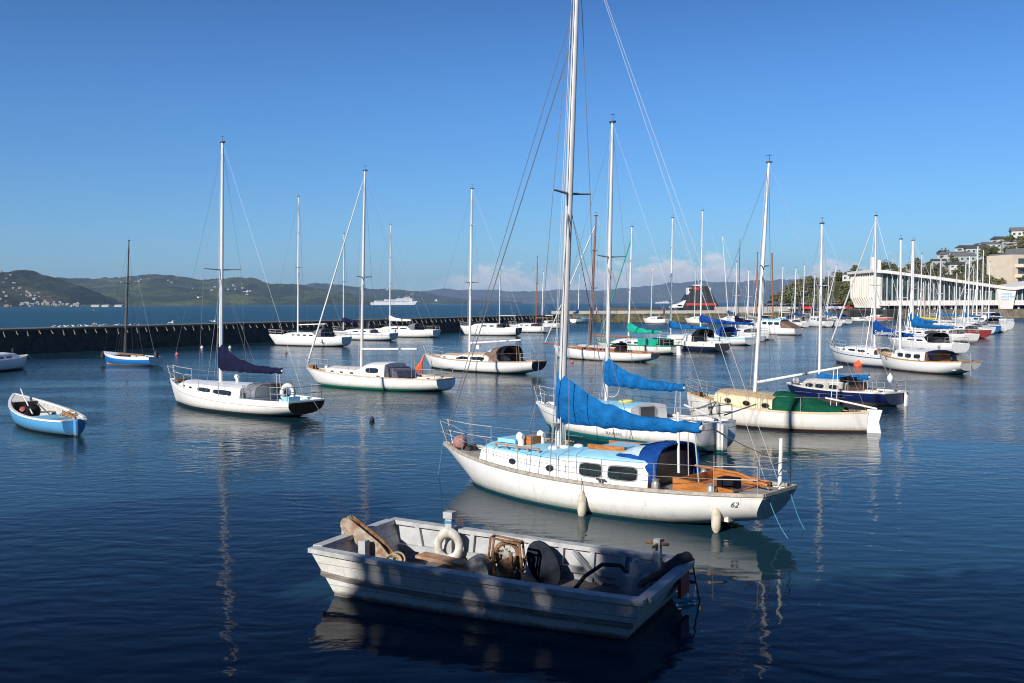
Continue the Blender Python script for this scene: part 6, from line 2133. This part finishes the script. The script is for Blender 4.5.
# ------------------------------------------------------------------ trees on the quay behind, whose shade falls over the workboat
def quay_tree(name, label, x, y, crown_c, rx, ry, rz_, n, leaf, seed, gaps=()):
    rnd = random.Random(seed)
    t = thing(name, label, 'tree', (x, y, 2.5))
    c = Vector(crown_c) - Vector((x, y, 2.5))
    mb = MB().tube([(0, 0, -.1), (c.x * .4, c.y * .4, c.z * .4), (c.x, c.y, c.z * .85)], [.34, .26, .14], 9)
    for i in range(9):
        a = rnd.uniform(0, 6.28)
        e = c + Vector((cos(a) * rx * .75, sin(a) * ry * .75, rnd.uniform(-.4, .5) * rz_))
        mb.tube([c * .55, (c * .6 + e * .4), e], [.12, .08, .03], 6)
    mb.build('trunk', BARK, t)
    cr = MB()
    for i in range(n):
        d = Vector((rnd.gauss(0, 1), rnd.gauss(0, 1), rnd.gauss(0, 1))).normalized() * (rnd.random() ** .38)
        p = c + Vector((d.x * rx, d.y * ry, d.z * rz_))
        a = Vector((rnd.gauss(0, 1), rnd.gauss(0, 1), rnd.gauss(0, .8))).normalized()
        b_ = a.cross(Vector((rnd.gauss(0, 1), rnd.gauss(0, 1), rnd.gauss(0, 1)))).normalized()
        s = leaf * rnd.uniform(.6, 1.3)
        cr.add([p - a * s, p + b_ * s * .6, p + a * s, p - b_ * s * .6], [(0, 1, 2, 3)])
    cr.build('crown', LEAF, t)
    return t


def shade_at(x, y, z, dist):
    """point up the sun's ray from (x, y, z), dist metres back over the ground"""
    return Vector((x, y, z)) - LH * dist + Vector((0, 0, dist * math.tan(radians(SUN_EL))))


PERP = Vector((LH.y, -LH.x, 0))


def sunwise(a, c, w):
    """a across the light, c the height its ray has over the quay edge, w metres along it"""
    p = PERP * a + LH * w
    p.z = c - w * math.tan(radians(SUN_EL))
    return p


for a, c, w, ra, rc, n, lf, sd, lb in ((-8.9, 5.1, -9, 1.35, 1.3, 620, .23, 3, 'slim quayside tree behind the viewer, its shade falling on the workboat'),
                                       (-6.2, 5.35, -11, 2.3, 1.9, 1750, .24, 5, 'spreading quayside tree behind the viewer, shading the stern of the workboat'),
                                       (-1.5, 5.0, -8, 4.6, 3.5, 11000, .22, 7, 'dense quayside tree behind the viewer, shading the water by the quay'),
                                       (-10.6, 3.2, -7, 1.9, 1.75, 4000, .18, 21, 'small low quayside tree behind the viewer between two taller ones'),
                                       (-15.5, 4.4, -10, 4.4, 3.2, 11000, .22, 9, 'bushy quayside tree behind the viewer at the left of the row')):
    p = sunwise(a, c, w)
    quay_tree('broadleaf_tree', lb, p.x + .4, p.y - .6, p, ra, ra, rc, n, lf, sd)

for x, y, z, r_, rc, sd, lb in ((9, -6, 8.2, 4.6, 4.2, 13, 'tall tree added unseen behind the viewer to block skylight, right of the shade trees'), (19, -8, 8.6, 5.2, 4.6, 15, 'broad tree added unseen behind the viewer to block skylight at the right end of the row'), (-26, -9, 6., 5, 3., 17, 'low round tree added unseen behind the viewer to block skylight at the far left')):
    quay_tree('broadleaf_tree', lb, x, y, (x, y, z), r_, r_, rc, 9000, .24, sd)  # unseen trees, added to cut the skylight from behind the viewer
bs_ = thing('sky_block_shed', 'long dark timber shed added unseen on the quay behind the viewer to block skylight', 'building', (0, -24, 2.5))  # unseen shed added to keep low skylight off the shaded workboat
MB().box((0, 0, 3.), (90, 10, 6.)).build('wall', pmat('shed_boards', (.16, .13, .1), .8, var=.3, scale=3), bs_)
MB().prism([(-46, -6, 6), (-46, 6, 6), (-46, 0, 8.6)], (92, 0, 0)).build('roof', ROOFS[1], bs_)
for k in range(9):
    MB().box((-40 + k * 10, 5.05, 1.9), (4.6, .12, 3.8)).build('door', pmat('shed_doors', (.2, .07, .05), .7), bs_)

# ------------------------------------------------------------------ haze
hz = bpy.data.materials.new('sea_haze')
hz.use_nodes = True
t = NT(hz.node_tree)
t.n.remove(t.n['Principled BSDF'])
pv = t.node('ShaderNodeVolumePrincipled')
pv.inputs['Color'].default_value = (.46, .66, 1, 1)
pv.inputs['Density'].default_value = 7.5e-5
pv.inputs['Anisotropy'].default_value = .0
t.l.new(pv.outputs[0], t.n['Material Output'].inputs['Volume'])
hb_ = MB().box((0, 6600, 184), (18200, 13500, 372)).build('haze', hz)
tag(hb_, kind='stuff')
